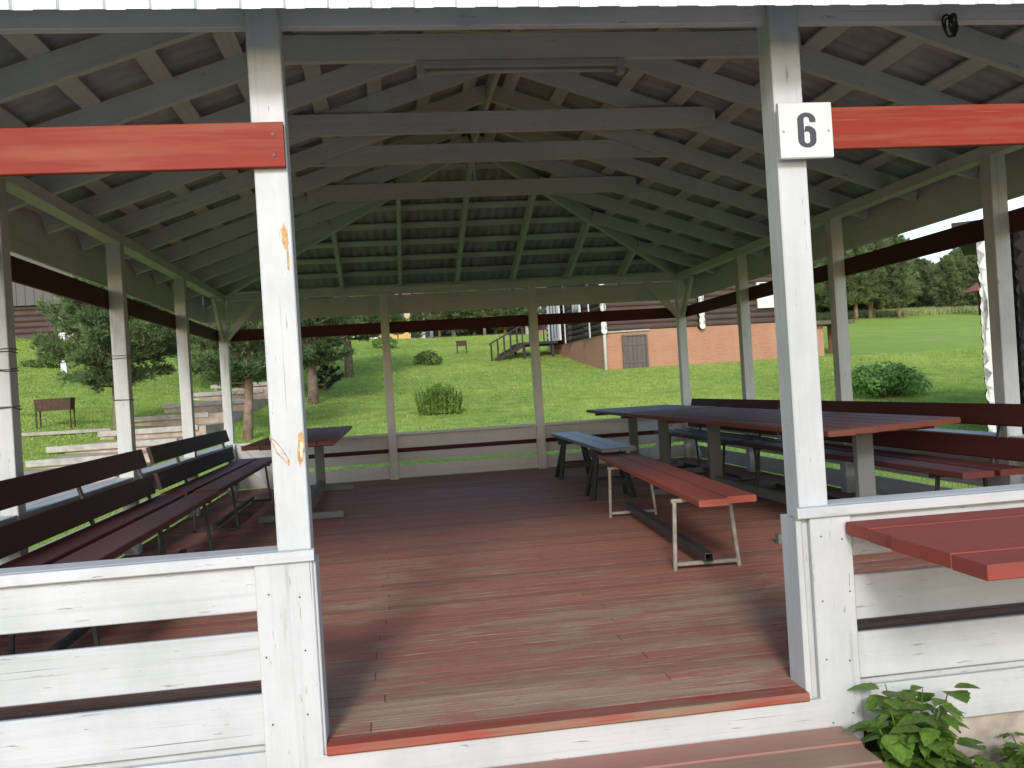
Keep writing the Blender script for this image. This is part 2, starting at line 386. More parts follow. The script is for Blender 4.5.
# ---- deck: one grooved sheet of planks running across
def deck():
    mb = MB(); y = -.04; prof = []; pl = 0; w = .105
    x0, x1 = XA - hw, XB + hw
    ends = []
    yy = .052
    while yy < D + .05:
        y2 = min(yy + w, D + .06); dz = random.uniform(-.0008, .0008); cup = random.uniform(-.001, .001)
        if yy < .06: dz = 0
        ends.append((yy, y2, dz, cup)); yy = y2
    pts = []  # (y, z, plank index, painted shade and soiling)
    for i, (a, b, dz, cup) in enumerate(ends):
        pts += [(a + .0006, -.006 if i else -.03, i, 1), (a + .0055, -.0006 + dz, i, .5), (a + .009, dz, i, 0), ((a + b) / 2, dz + cup, i, 0), (b - .009, dz, i, 0), (b - .0055, -.0006 + dz, i, .5), (b - .0006, -.006, i, 1)]
    n = len(pts); offs = [(random.random() * 30, random.random() * 30, random.random() * 30) for _ in ends]
    js = [x0 + (2.25, 4.5, 3.4)[i % 3] + random.uniform(-.05, .05) for i in range(len(ends))]
    cols = [[x0, js[i] - .006, js[i] - .0015, js[i], js[i] + .0015, js[i] + .006, x1] for i in range(len(ends))]
    dirt_shade = []; m = 7
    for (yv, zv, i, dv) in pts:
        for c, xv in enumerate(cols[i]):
            mb.v.append((xv, yv, zv - (.004 if c == 3 else 0))); dirt_shade.append(max(dv, {3: 1, 2: .5, 4: .5}.get(c, 0)))
    for k in range(n - 1):
        i = pts[k][2]
        for j in range(m - 1):
            ou, ov = (offs[i][0], offs[i][1]) if j < 3 else (offs[i][2], offs[i][0])
            mb.f.append([k * m + j, k * m + j + 1, (k + 1) * m + j + 1, (k + 1) * m + j])
            mb.uv.append([(ou + cols[i][j], ov + pts[k][0]), (ou + cols[i][j + 1], ov + pts[k][0]), (ou + cols[i][j + 1], ov + pts[k + 1][0]), (ou + cols[i][j], ov + pts[k + 1][0])])
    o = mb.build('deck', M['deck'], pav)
    tn = o.data.attributes.new('plank_tone', 'FLOAT', 'POINT'); tl = [random.random() for _ in ends]; tn.data.foreach_set('value', [tl[p[2]] for p in pts for _ in range(m)])
    at = o.data.attributes.new('gap_dirt_shade', 'FLOAT', 'POINT'); at.data.foreach_set('value', dirt_shade)
    return o
deck()
MB().beam((XL + hw + .016, -.002, -.017), (XR - hw - .029, -.001, -.017), .104, .034, c=.007).build('deck_edging', M['nose'], pav)
MB().box(XA, XB, D - .02, D + .03, -.2, -.015).build('deck_joist', M['white_in'], pav)
MB().box(XL + hw - .03, XR - hw + .055, -.034, -.006, -.155, -.036).build('riser_board', M['white'], pav)
MB().box(XL - .1, XR + .1, .02, .07, -.40, -.05).build('deck_joist', M['dark'], pav)
for (xx) in (XA + .02, XB - .02): MB().box(xx - .03, xx + .03, .02, D, -.2, -.015).build('deck_joist', M['white_in'], pav)
# concrete footings
for (a, b) in ((4.34, 5.3), (6.2, 6.9), (.1, .7), (1.2, 2.0)):
    MB().box(a, b, .04, .34, -.62, -.175, .01).build('footing', M['concrete'], pav)
for (a, b, c_, d_) in ((.1, .5, 3, 3.5), (.1, .5, 6, 6.5), (6.5, 6.9, 3, 3.5), (6.5, 6.9, 6, 6.5), (.1, .5, 9.5, 9.9), (6.5, 6.9, 9.5, 9.9), (3.2, 3.7, 9.6, 9.95)):
    MB().box(a, b, c_, d_, -.7, -.17, .01).build('footing', M['concrete'], pav)
# ---- posts
def post(x, y, mat, z1=2.69, z0=0.001, dx=0):
    return MB().beam((x, y, z0), (x + dx, y, z1), PW, PW, (0, 1, 0), .004).build('post', mat, pav)
pL = post(XL, hw, M['white'], 2.74, -.3); pR = post(XR, hw, M['white'], 2.74, -.3)
post(XA, hw, M['white'], 2.74); post(XB, hw, M['white'], 2.74)
for y in SIDE_L: post(XA, y, M['white'])
for y in SIDE_R: post(XB, y, M['white'])
for x in BACK: post(x, D - hw, M['white_in'], dx=random.uniform(-.02, .01))
post(XA, D - hw, M['white']); post(XB, D - hw, M['white'])
# peeled knots on the left entry post
def patch(cx, cz, w, h, ang, mat, name, y=-.0015, seed=1):
    r = random.Random(seed); pts = []
    for i in range(14):
        a = 2 * math.pi * i / 14; k = r.uniform(.75, 1.15)
        px, pz = math.cos(a) * w * k, math.sin(a) * h * k
        pts.append((cx + px * math.cos(ang) - pz * math.sin(ang), y, cz + px * math.sin(ang) + pz * math.cos(ang)))
    MB().prism(pts, (0, .003, 0)).build(name, mat, pL)
patch(2.005, 1.07, .013, .062, .55, M['resin'], 'peeled_knot', seed=3)
patch(2.006, 1.07, .009, .05, .55, M['white'], 'peeled_knot', -.003, seed=3)
patch(2.081, 1.07, .013, .06, -.05, M['resin'], 'peeled_knot', seed=5)
patch(2.083, 1.07, .006, .035, -.05, M['barewood'], 'peeled_knot', -.003, seed=6)
patch(2.07, 1.845, .012, .05, .05, M['resin'], 'resin_stain', seed=8)
patch(2.077, 1.765, .004, .05, -.02, M['resin'], 'resin_stain', seed=9)
# casings covering the lower entry posts
def casing(x0, x1, p, z0=-.27):
    MB().box(x0, x1, -.031, -.0035, z0, .666, .004).build('casing_board', M['white'], p)
casing(1.895, XL + hw + .004, pL, -.4); casing(XR - hw + .025, XR - hw + .195, pR, -.27)
MB().box(XR - hw - .027, XR - hw - .002, -.02, .125, -.035, .666, .004).build('casing_board', M['white'], pR)
MB().box(XL + hw + .002, XL + hw + .014, -.02, .125, -.035, .666, .003).build('casing_board', M['white'], pL)
for (p_, xs2, zs2) in ((pL, (1.93, 2.06), (.55, .33, .1, -.1)), (pR, (4.03, 4.135), (.58, .36, .12, -.12, -.22))):
    for xx in xs2:
        for zz in zs2:
            x_, z_ = xx + random.uniform(-.012, .012), zz + random.uniform(-.02, .02)
            MB().tube([(x_, -.033, z_), (x_, -.029, z_)], .0035, 8).build('nail', M['wire'], p_)
# ---- wall plates
MB().beam((XA - OV, .05, 2.695), (XB + OV, .05, 2.695), .045, .15).build('wall_plate', M['white_in'], pav)
MB().beam((XA - .06, D - hw, 2.735), (XB + .06, D - hw, 2.735), .12, .09).build('wall_plate', M['white_in'], pav)
for x in (XA, XB): MB().beam((x, .12, 2.735), (x, D - .125, 2.735), .12, .09).build('wall_plate', M['white_in'], pav)
# ---- rafters
apexF, apexB = HALF, D - HALF
def raf(a, b, w=.05, h=.15, name='rafter'):
    a = V(a) + V((0, 0, h / 2)); b = V(b) + V((0, 0, h / 2))
    return MB().beam(a, b, w, h, c=.002).build(name, M['white_in'], pav)
ry = sorted([apexB - .83 * k for k in range(-4, 9)])
tie_y = {2: 2.42, 4: 4.05, 5: 5.02}
for y in ry:
    if y < .05 or y > D - .05: continue
    hmax = min(HALF - .02, y - .03, D - y - .03)
    for sgn, x0 in ((1, XA), (-1, XB)):
        raf((x0 - sgn * (OV - .03), y, zb(-(OV - .03))), (x0 + sgn * hmax, y, zb(hmax)))
for k in range(-4, 5):
    x = XC + .83 * k
    hmax = min(HALF - .04, x - XA - .03, XB - x - .03)
    if hmax < .1: continue
    raf((x, D + OV - .03, zb(-(OV - .03))), (x, D - hmax, zb(hmax)))
    raf((x, -(OV - .03), zb(-(OV - .03))), (x, hmax, zb(hmax)))
for sx, x0 in ((1, XA), (-1, XB)):
    raf((x0 - sx * (OV - .05), -(OV - .05), zb(-OV) - .02), (XC - sx * .03, apexF - .03, zb(HALF) - .02), .055, .17, 'hip_rafter')
    raf((x0 - sx * (OV - .05), D + OV - .05, zb(-OV) - .02), (XC - sx * .03, apexB + .03, zb(HALF) - .02), .055, .17, 'hip_rafter')
MB().beam((XC, apexF - .02, zb(HALF) + .07), (XC, apexB + .02, zb(HALF) + .07), .04, .17).build('ridge_beam', M['white_in'], pav)
for y in (2.42, 4.05, 5.02, 6.54):
    MB().beam((1.66, y, 3.435), (5.29, y, 3.435), .05, .17).build('collar_tie', M['white_in'], pav)
MB().beam((XC, 6.6, 3.5), (XC, 6.6, 3.9), .03, .03).build('king_post', M['white_in'], pav)
# ---- battens
bi = 0
for i in range(9):
    h = -.27 + .43 * i; zc = zb(h) + .15 + .017
    if h > HALF - .1: break
    for sgn, x0 in ((1, XA), (-1, XB)):
        MB().beam((x0 + sgn * h, h + .03, zc), (x0 + sgn * h, D - h - .03, zc), .12, .026, (-sgn * SL, 0, 1), .002).build('batten', M['white_in'], pav)
    MB().beam((XA + h + .03, D - h, zc), (XB - h - .03, D - h, zc), .12, .026, (0, SL, 1), .002).build('batten', M['white_in'], pav)
    MB().beam((XA + h + .03, h, zc), (XB - h - .03, h, zc), .12, .026, (0, -SL, 1), .002).build('batten', M['white_in'], pav)
# ---- corrugated roof sheets, clipped at the hips
def roof_face(kind):
    ZR = .15 + .034 + .03; E = OV + .03; step = .0325; amp = .02
    if kind in 'LR': s0, s1 = -E, D + E
    else: s0, s1 = XA - E, XB + E
    ns = int((s1 - s0) / step); mb = MB()
    rows = 8
    for i in range(ns + 1):
        s = s0 + (s1 - s0) * i / ns
        if kind in 'LR': run = min(HALF, s, D - s)
        else: run = min(HALF, s - XA, XB - s)
        run = max(run, -E + .002); wv = amp * math.sin(2 * math.pi * s / .13)
        for k in range(rows + 1):
            h = -E + (run + E) * k / rows; zz = zb(h) + ZR + wv
            p = {'L': (XA + h, s, zz), 'R': (XB - h, s, zz), 'B': (s, D - h, zz), 'F': (s, h, zz)}[kind]
            mb.v.append(p)
    R = rows + 1
    for i in range(ns):
        for k in range(rows):
            mb.f.append([i * R + k, (i + 1) * R + k, (i + 1) * R + k + 1, i * R + k + 1]); mb.uv.append([(0, 0)] * 4)
    o = mb.build('roof_sheet', M['slate'], pav, True)
    return o
for k in 'LRBF': roof_face(k)
for sx, x0 in ((1, XA), (-1, XB)):
    for (ya, yb) in ((-OV, apexF), (D + OV, apexB)):
        MB().beam((x0 - sx * OV, ya, zb(-OV) + .235), (XC, yb, zb(HALF) + .235), .22, .02).build('hip_cap', M['slate'], pav)
MB().beam((XC, apexF, zb(HALF) + .24), (XC, apexB, zb(HALF) + .24), .26, .02).build('ridge_cap', M['slate'], pav)
# ---- fascia boards and the white profiled trim
for x in (XA - OV, XB + OV): MB().box(x - .0125, x + .0125, -OV + .02, D + OV, 2.43, 2.838).build('fascia_board', M['white_in'], pav)
MB().box(XA - OV + .02, XB + OV - .02, D + OV - .0125, D + OV + .0125, 2.43, 2.712).build('fascia_board', M['white_in'], pav)
MB().box(XA - OV + .02, XB + OV - .02, -OV - .012, -OV + .012, 2.565, 2.74).build('fascia_board', M['white_in'], pav)
def trim(p0, p1, out):
    p0, p1, out = V(p0), V(p1), V(out); d = (p1 - p0); L = d.length; d.normalize(); mb = MB(); pts = []
    s = 0
    while s < L:
        pts += [(s, 0.), (s + .058, 0.), (s + .066, .014), (s + .132, .014)]; s += .14
    for (s, o) in pts:
        if s > L: break
        b = p0 + d * s + out * o
        mb.v += [(b.x, b.y, b.z - o * .25), (b.x, b.y, b.z + .31)]
    n = len(mb.v) // 2
    for i in range(n - 1): mb.f.append([2 * i, 2 * i + 2, 2 * i + 3, 2 * i + 1]); mb.uv.append([(0, 0)] * 4)
    o = mb.build('eave_trim', M['trim'], pav); sm = o.modifiers.new('thickness', 'SOLIDIFY'); sm.thickness = .0012
trim((XA - OV - .02, -OV - .022, 2.528), (XB + OV + .02, -OV - .022, 2.528), (0, -1, 0))
trim((XB + OV + .022, -OV, 2.5), (XB + OV + .022, D + OV, 2.5), (1, 0, 0))
trim((XA - OV - .022, -OV, 2.5), (XA - OV - .022, D + OV, 2.5), (-1, 0, 0))
# ---- corner braces
for x0, sx in ((XA, 1), (XB, -1)):
    MB().beam((x0 + sx * .02, D - .07, 2.14), (x0 + sx * .52, D - .07, 2.70), .045, .10, (0, 0, 1)).build('corner_brace', M['white_in'], pav)
    MB().beam((x0 + sx * .0, D - .13, 2.14), (x0 + sx * .0, D - .66, 2.70), .045, .10, (0, 0, 1)).build('corner_brace', M['white_in'], pav)
    MB().beam((x0 + sx * .05, D - .135, .62), (x0 + sx * .62, D - .135, .03), .03, .16, (0, 0, 1)).build('corner_brace', M['white_in'], pav)
    MB().beam((x0 + sx * .075, D - .13, .62), (x0 + sx * .075, D - .75, .03), .03, .16, (0, 0, 1)).build('corner_brace', M['white_in'], pav)
# ---- high cross boards (bright red in front, dark maroon round the sides)
def cboard(a, b, mat, up=(0, 0, 1), label=None):
    o = MB().beam(a, b, .028, .163, up, .003).build('cross_board', mat, pav)
    if label: o['label'] = label
    return o
FRB = (M['red_board'])
cbl = cboard((XA - .05, -.0165, 2.172), (XL + hw - .005, -.0165, 2.174), FRB, label='bright red cross board nailed over the left front bay')
cbr = cboard((XR - hw + .008, -.0165, 2.182), (XB + .05, -.0165, 2.18), FRB, label='bright red cross board behind the number sign')
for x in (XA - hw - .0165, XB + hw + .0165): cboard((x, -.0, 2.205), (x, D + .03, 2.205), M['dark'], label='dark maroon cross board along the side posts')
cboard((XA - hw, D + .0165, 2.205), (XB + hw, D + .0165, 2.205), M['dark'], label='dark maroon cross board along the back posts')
# nail heads on red boards
def nails(pts, parent, r=.006):
    for (x, y, z) in pts:
        MB().tube([(x, y - .002, z), (x, y + .003, z)], r, 8).build('nail', M['wire'], parent)
nails([(2.053, -.031, 2.21), (2.053, -.031, 2.135)], cbl)
# ---- railings
def railing(name_label=None):
    r = part('railing', pav)
    if name_label: r['label'] = name_label
    return r
rl = railing('white front rail left of the entrance'); rr_ = railing('white front rail right of the entrance')
for (r, a, b, ca, cb) in ((rl, XA + .0, 1.895, XA - .06, XL + hw + .012), (rr_, XR + .135, XB - .0, XR - hw - .03, XB + .06)):
    MB().box(ca, cb, -.047, -.002, .668, .709, .004).build('rail_cap', M['white'], r)
    MB().box(a if r is rl else XR + hw + .003, (XL - hw - .003) if r is rl else b, -.001, .125, .668, .709, .004).build('rail_cap', M['white'], r)
    for k, (z0, z1) in enumerate(((.502, .666), (.425, .25), (.20, .02), (-.012, -.185))):
        z0, z1 = min(z0, z1), max(z0, z1); t = random.uniform(-.004, .004)
        MB().beam((a - (.1 if r is rr_ else 0), -.012 + (.014 if r is rr_ else 0), (z0 + z1) / 2), (b + (.1 if r is rl else 0), .002 if r is rl else .002, (z0 + z1) / 2 + t), .024, z1 - z0, c=.004).build('rail_board', M['white'], r)
MB().beam((XR + .12, .033, -.03), (XB, .033, -.02), .02, .07, c=.004).build('rail_board', M['white'], rr_); MB().beam((XA, .033, -.03), (XL - .1, .033, -.025), .02, .07, c=.004).build('rail_board', M['white'], rl)
bk = railing('white back rail'); sl = railing('white left rail'); sr = railing('white right rail')
brd = ((.44, .63), (.245, .378), (.012, .19))
xsb = [XA + hw] + [v for x in BACK for v in (x - hw, x + hw)] + [XB - hw]
MB().box(XA - hw, XB + hw, D - .105, D + .05, .631, .668, .004).build('rail_cap', M['white_in'], bk)
for (z0, z1) in brd: MB().box(XA - hw + .01, XB + hw - .01, D + .003, D + .027, z0, z1).build('rail_board', M['white_in'], bk)
MB().box(XA - hw, XB + hw, D + .06, D + .085, .36, .50).build('rail_board', M['dark'], bk)['label'] = 'dark maroon rail board outside the back rail'
for r, x, s, P in ((sl, XA, -1, SIDE_L), (sr, XB, 1, SIDE_R)):
    yy = [.13] + P + [D - .13]
    MB().box(min(x + s * .06, x + s * .125), max(x + s * .06, x + s * .125), .0, D, .631, .668, .004).build('rail_cap', M['white'], r)
    for i in range(4):
        MB().box(x - .055, x + .055, yy[i] + (hw + .003 if i else 0), yy[i + 1] - (hw + .003 if i < 3 else 0), .631, .668, .004).build('rail_cap', M['white'], r)
    for (z0, z1) in brd: MB().box(x + s * (hw + .015) - .012, x + s * (hw + .015) + .012, .01, D - .01, z0, z1).build('rail_board', M['white'], r)
# ================================================================== step, sign, lamp, cable, wires
st = thing('wooden_step', 'low worn wooden step of red-brown planks in front of the entrance', 'step', (3.0, -.4, -.42))
sz = .278
mb = MB(); 
for k in range(4):
    y1 = .36 - k * .172
    o = MB().beam((-.86 + random.uniform(-.02, .02), y1 - .083, sz - .02 - k * .001), (1.06 + random.uniform(-.02, .02), y1 - .083, sz - .02 - k * .001), .164, .04, c=.006).build('tread_plank', M['step'], st)
for xx in (-.75, 0., .95): MB().beam((xx, .34, (sz - .045) / 2 - .02), (xx, -.3, (sz - .045) / 2 - .02), .05, sz - .01 - .035).build('bearer', M['dark_worn'], st)
# number sign with a lettered 6
sg = thing('number_sign', 'square white sign with a dark number 6 on the right entrance post', 'sign', (4.07, -.045, 2.17))
MB().box(-.108, .108, -.008, .0125, -.108, .108, .004).build('sign_plate', M['signw'], sg)
cu = bpy.data.curves.new('numeral', 'FONT'); cu.body = '6'; cu.size = .2; cu.align_x = 'CENTER'; cu.align_y = 'CENTER'; cu.extrude = .0007
def six():
    """condensed bold 6: outer outline and bowl hole, meshed as a strip of rings"""
    mb = MB(); W, H, T = .0375, .068, .0155
    import bmesh
    def arc(cx, cz, rx, rz, a0, a1, n): return [(cx + rx * math.cos(math.radians(a0 + (a1 - a0) * i / n)), cz + rz * math.sin(math.radians(a0 + (a1 - a0) * i / n))) for i in range(n + 1)]
    # centre-line stroke of the 6 drawn as a ribbon with inner/outer sides
    out = [(W, .030), (W, .042)] + arc(0, .038, W, .030, 8, 172, 12) + [(-W, -.038)] + arc(0, -.038, W, .030, 188, 352, 12) + [(W, -.012)] + arc(.004, -.014, W - .004, .030, 5, 88, 7) + [(-.006, .014)]
    inn = [(W - .0255 + .001, .030), (.0115, .040)] + arc(0, .040, .0115, .0115, 8, 172, 12) + [(-.0115, -.038)] + arc(0, -.041, .0115, .0105, 188, 352, 12) + [(.0115, -.014)] + arc(.0005, -.016, .011, .0105, 5, 88, 7) + [(-.0115, -.008)]
    n = len(out)
    for yv in (-.0092, -.0078):
        for (x, z) in out: mb.v.append((x, yv, z))
        for (x, z) in inn: mb.v.append((x, yv, z))
    for i in range(n - 1):
        mb.f.append([i, i + 1, n + i + 1, n + i]); mb.uv.append([(0, 0)] * 4)
        mb.f.append([2 * n + i, 3 * n + i, 3 * n + i + 1, 2 * n + i + 1]); mb.uv.append([(0, 0)] * 4)
        mb.f.append([i, 2 * n + i, 2 * n + i + 1, i + 1]); mb.uv.append([(0, 0)] * 4)
        mb.f.append([n + i, n + i + 1, 3 * n + i + 1, 3 * n + i]); mb.uv.append([(0, 0)] * 4)
    return mb.build('numeral', M['ink'], sg)
bpy.data.curves.remove(cu)
six().location = (.003, 0, 0)
for xx in (-.092, .092): MB().tube([(xx, -.0095, -.004), (xx, -.006, -.004)], .005, 10).build('screw', M['screw'], sg)
# fluorescent lamp under the first collar tie
lp = thing('fluorescent_lamp', 'unlit white fluorescent batten lamp under the nearest roof cross beam', 'lamp', (3.385, 2.42, 3.348))
MB().box(-.66, .66, -.035, .035, -.045, .0, .004).build('housing', M['lampw'], lp)
MB().tube([(-.62, 0, -.066), (.62, 0, -.066)], .014, 12).build('tube', M['tubeglass'], lp, True)
for s in (-1, 1): MB().box(s * .655 - .022, s * .655 + .022, -.036, .036, -.092, .002, .003).build('end_cap', M['lampw'], lp)
# coil of black cable hung on the front beam
cc = MB(); pts = []
for i in range(70):
    a = i / 69 * 2 * math.pi * 4.6; rr = .017 + .006 * math.sin(i * .7)
    pts.append((rr * math.cos(a) + .01 * math.sin(i * .23), -.012 * math.sin(a * .5) - .01, -.0 + .040 * math.sin(a) + .008 * math.cos(i * .31)))
cc.tube(pts, .0045, 6)
cco = cc.build('cable_coil', M['rubber'], None, True); cco.location = (4.73, -.005, 2.585)
tag(cco, 'small coil of black cable hanging from the front roof beam at right', 'cable')
def wireloop(y, zs, label, nm='wire_loop'):
    mb = MB(); e = hw + .006
    for z in zs:
        pts = []
        for lap in range(2):
            for (dx, dy) in ((-e, -e), (e, -e), (e, e), (-e, e)):
                pts.append((XA + dx, y + dy, z + .012 * lap + random.uniform(-.01, .01)))
        pts.append((XA - e, y - e, z + .02)); mb.tube(pts, .0028, 5)
    return tag(mb.build(nm, M['wire'], None), label, 'wire')
for z, l in ((1.64, 'topmost thin wire wound round the nearest left post'), (1.53, 'middle thin wire wound round the nearest left post'), (1.30, 'lowest thin wire wound round the nearest left post')): wireloop(SIDE_L[0], (z,), l)
wireloop(SIDE_L[1], (1.70,), 'upper thin wire wound round the second left post'); wireloop(SIDE_L[1], (1.33,), 'lower thin wire wound round the second left post')
hs = MB(); hs.tube([(1.88 + .012 * math.sin(i * .9), -.04 - .01 * i / 8, -.42 + .235 * math.sin(i / 8 * math.pi * .62)) for i in range(9)], .011, 8)
tag(hs.build('hose', M['rubber'], None, True), 'short black hose end beside the left front rail and step', 'hose')
# ================================================================== furniture
def frame_bench(name, label, y0, y1, wall_x, s, seat_mat, back_mat, back_ext=(0, 0), legs=None, gap=None):
    """bench with back along a side wall; s=+1 faces +x"""
    t = thing(name, label, 'bench', (wall_x, (y0 + y1) / 2, 0)); yc = (y0 + y1) / 2; a, b = y0 - yc, y1 - yc
    X = lambda v: s * v
    for k, xc in enumerate((.34, .62)):
        da, db = random.uniform(-.03, .03), random.uniform(-.03, .03)
        MB().beam((X(xc), a + da, .48 + random.uniform(-.003, .003)), (X(xc), b + db, .48), .225, .042, c=.005).build('seat_plank', seat_mat, t)
    ba, bb = a - back_ext[0], b + back_ext[1]
    for (x_, z_, e) in ((.155, .835, 0), (.205, .605, .0)):
        MB().beam((X(x_), ba + random.uniform(-.02, .02), z_), (X(x_), bb + random.uniform(-.02, .02), z_), .032, .155, (-s * .26, 0, 1), .005).build('backrest_board', back_mat, t)
    for ly in legs:
        f = MB(); ly -= yc; q = .024
        f.beam((X(.70), ly, .0), (X(.66), ly, .456), q, q).beam((X(.28), ly, .0), (X(.31), ly, .456), q, q)
        f.beam((X(.26), ly, .444), (X(.72), ly, .444), q, q).beam((X(.27), ly, .013), (X(.715), ly, .013), q, q)
        f.beam((X(.252), ly, .45), (X(.118), ly, .89), .03, q)
        f.build('leg_frame', M['steel_dark'], t)
    MB().beam((X(.48), legs[0] - yc, .05), (X(.48), legs[-1] - yc, .05), .04, .04).build('stretcher', M['steel_dark'], t)
    return t
LW = XA + hw; RW = XB - hw
G_b = 'dark backed benches along the sides'
frame_bench('backed_bench', 'dark maroon bench with back along the left rail, nearest the entrance', .75, 4.72, LW - .02, 1, M['dark_seat'], M['dark'], (0, -.1), (1.5, 3.0, 4.45), G_b)
frame_bench('backed_bench', 'weathered dark bench with back at the far end of the left rail', 4.92, 9.05, LW - .04, 1, M['dark_seat'], M['dark_worn'], (0, -.35), (5.9, 8.35), G_b)
frame_bench('backed_bench', 'maroon bench with back along the right rail, nearest the entrance', 2.12, 6.0, RW + .03, -1, M['dark_seat'], M['dark'], (1.2, .0), (2.5, 4.2, 5.6), G_b)
frame_bench('backed_bench', 'greyed weathered bench with back at the far end of the right rail', 6.1, 9.0, RW + .0, -1, M['table_grey'], M['dark_worn'], (0, 0), (6.5, 8.5), G_b)
def trestle_table(name, label, x0, x1, y0, y1, zt, legs, mat, npl=5, skew=0., foot=.86, post_w=.12, legx=None):
    cx, cy = (x0 + x1) / 2, (y0 + y1) / 2
    t = thing(name, label, 'table', (cx, cy, 0)); w = (x1 - x0) / npl
    for k in range(npl):
        xc = x0 + w * (k + .5) - cx; e = skew * (k / (npl - 1))
        MB().beam((xc, y0 - cy + e + random.uniform(-.012, .012), zt - .02 + random.uniform(-.0015, .0015)), (xc, y1 - cy + random.uniform(-.012, .012), zt - .02), w - .008, .04, c=.004).build('top_plank', mat, t)
    for ly in legs:
        l = (legx - cx) if legx else 0
        MB().beam((l, ly - cy, .07), (l, ly - cy, zt - .085), post_w, .06, (0, 1, 0)).build('leg', M['grey_post'], t)
        MB().beam((l - foot / 2, ly - cy, .035), (l + foot / 2, ly - cy, .035), .06, .07, c=.005).build('foot', M['grey_post'], t)
        MB().beam((x0 + .07 - cx, ly - cy, zt - .062), (x1 - .07 - cx, ly - cy, zt - .062), .06, .043).build('bearer', mat, t)
    MB().beam((legx - cx if legx else 0, legs[0] + .03 - cy, .115), (legx - cx if legx else 0, legs[-1] - .03 - cy, .115), .05, .09).build('stretcher', M['grey_post'], t)
    return t
trestle_table('plank_table', 'dark plank table on trestle legs beside the left benches', .98, 1.86, 5.5, 9.6, .83, (6.22, 8.95), M['table'], 5, .0, .86, .12, 1.43)
trestle_table('plank_table', 'long red-brown plank table near the right entrance post', 5.22, 6.42, 2.22, 7.33, .83, (2.85, 5.95), M['table'], 6, .38, 1.4, .13, 5.8)
trestle_table('plank_table', 'weathered plank table at the far right, end to end with the red-brown one', 5.2, 6.4, 7.36, 9.5, .835, (7.75, 9.2), M['table_grey'], 6, 0, 1.2, .12, 5.8)
# red bench without back
rb = thing('plank_bench', 'bright red two-plank bench on bare steel frames in the middle of the deck', 'bench', (4.385, 1.85, 0), math.atan2(-.25, 3.7))
MB().beam((-.1, -.02, .48), (-.1, 3.72, .48), .182, .042, c=.006).build('seat_plank', M['red_bench'], rb)
MB().beam((.096, .06, .48), (.096, 3.70, .48), .182, .042, c=.006).build('seat_plank', M['red_bench'], rb)
for ly in (.42, 2.82):
    q = .026; f = MB()
    f.beam((-.255, ly, 0), (-.235, ly, .445), q, q).beam((.165, ly, 0), (.125, ly, .445), q, q)
    f.beam((-.255, ly, .447), (.15, ly, .447), q, q); f.beam((-.245, ly, .04), (.155, ly, .04), q, q)
    f.build('leg_frame', M['steel'], rb)
# the stretcher is an open square tube
def sqtube(a, b, w, t):
    a, b = V(a), V(b); d = (b - a).normalized(); sd = d.cross(V((0, 0, 1))).normalized(); up = sd.cross(d); mb = MB()
    for e in (a, b):
        for k in (w / 2, w / 2 - t):
            for (p, q) in ((-1, -1), (1, -1), (1, 1), (-1, 1)): mb.v.append(tuple(e + sd * p * k + up * q * k))
    for i in range(4):
        j = (i + 1) % 4
        for f in ([i, j, 8 + j, 8 + i], [4 + i, 12 + i, 12 + j, 4 + j], [i, 4 + i, 4 + j, j], [8 + i, 8 + j, 12 + j, 12 + i]):
            mb.f.append(f); mb.uv.append([(0, 0)] * 4)
    return mb
sqtube((-.05, .34, .083), (-.06, 2.9, .083), .055, .005).build('stretcher', M['steel_dark'], rb)
# grey plank bench on two trestles
gb = thing('plank_bench', 'grey two-plank bench on dark sawhorse trestles behind the red bench', 'bench', (4.65, 5.5, 0), math.atan2(-.13, 3.6))
MB().beam((-.09, 0, .545), (-.09, 3.62, .535), .175, .04, c=.005).build('seat_plank', M['grey_plank'], gb)
MB().beam((.095, .03, .545), (.095, 3.65, .535), .175, .04, c=.005).build('seat_plank', M['grey_plank'], gb)
for ly in (.62, 2.85):
    tr = MB().beam((-.2, ly, .48), (.2, ly, .48), .07, .08).build('trestle', M['trestle'], gb)
    for sx in (-1, 1):
        for sy in (-1, 1):
            MB().beam((sx * .22, ly + sy * .2, 0.0), (sx * .12, ly + sy * .03, .48), .05, .035).build('leg', M['trestle'], tr)
    MB().beam((-.2, ly - .13, .17), (.2, ly - .13, .17), .025, .07).build('brace', M['trestle'], tr)
    MB().beam((-.2, ly + .13, .17), (.2, ly + .13, .17), .025, .07).build('brace', M['trestle'], tr)
# counter table outside, against the front rail
ct = thing('counter_table', 'high red counter table standing outside against the right front rail', 'table', (4.95, -.56, -.42))
for k in range(5):
    w = .174; yc = .51 - w * (k + .5)
    MB().beam((-.82 - .005 * k + random.uniform(-.006, .006), yc, 1.04 + random.uniform(-.002, .002)), (1.1, yc - .02, 1.04), w - .001, .048, c=.003).build('top_plank', M['counter'], ct)
for (xx, yy) in ((.35, -.28), (.35, .4), (1.0, -.28), (1.0, .4)): MB().beam((xx, yy, -.05), (xx, yy, 1.01), .06, .06, (0, 1, 0)).build('leg', M['grey_post'], ct)
for xx in (.35, 1.0): MB().beam((xx, -.31, .985), (xx, .45, .985), .05, .06).build('bearer', M['counter'], ct)
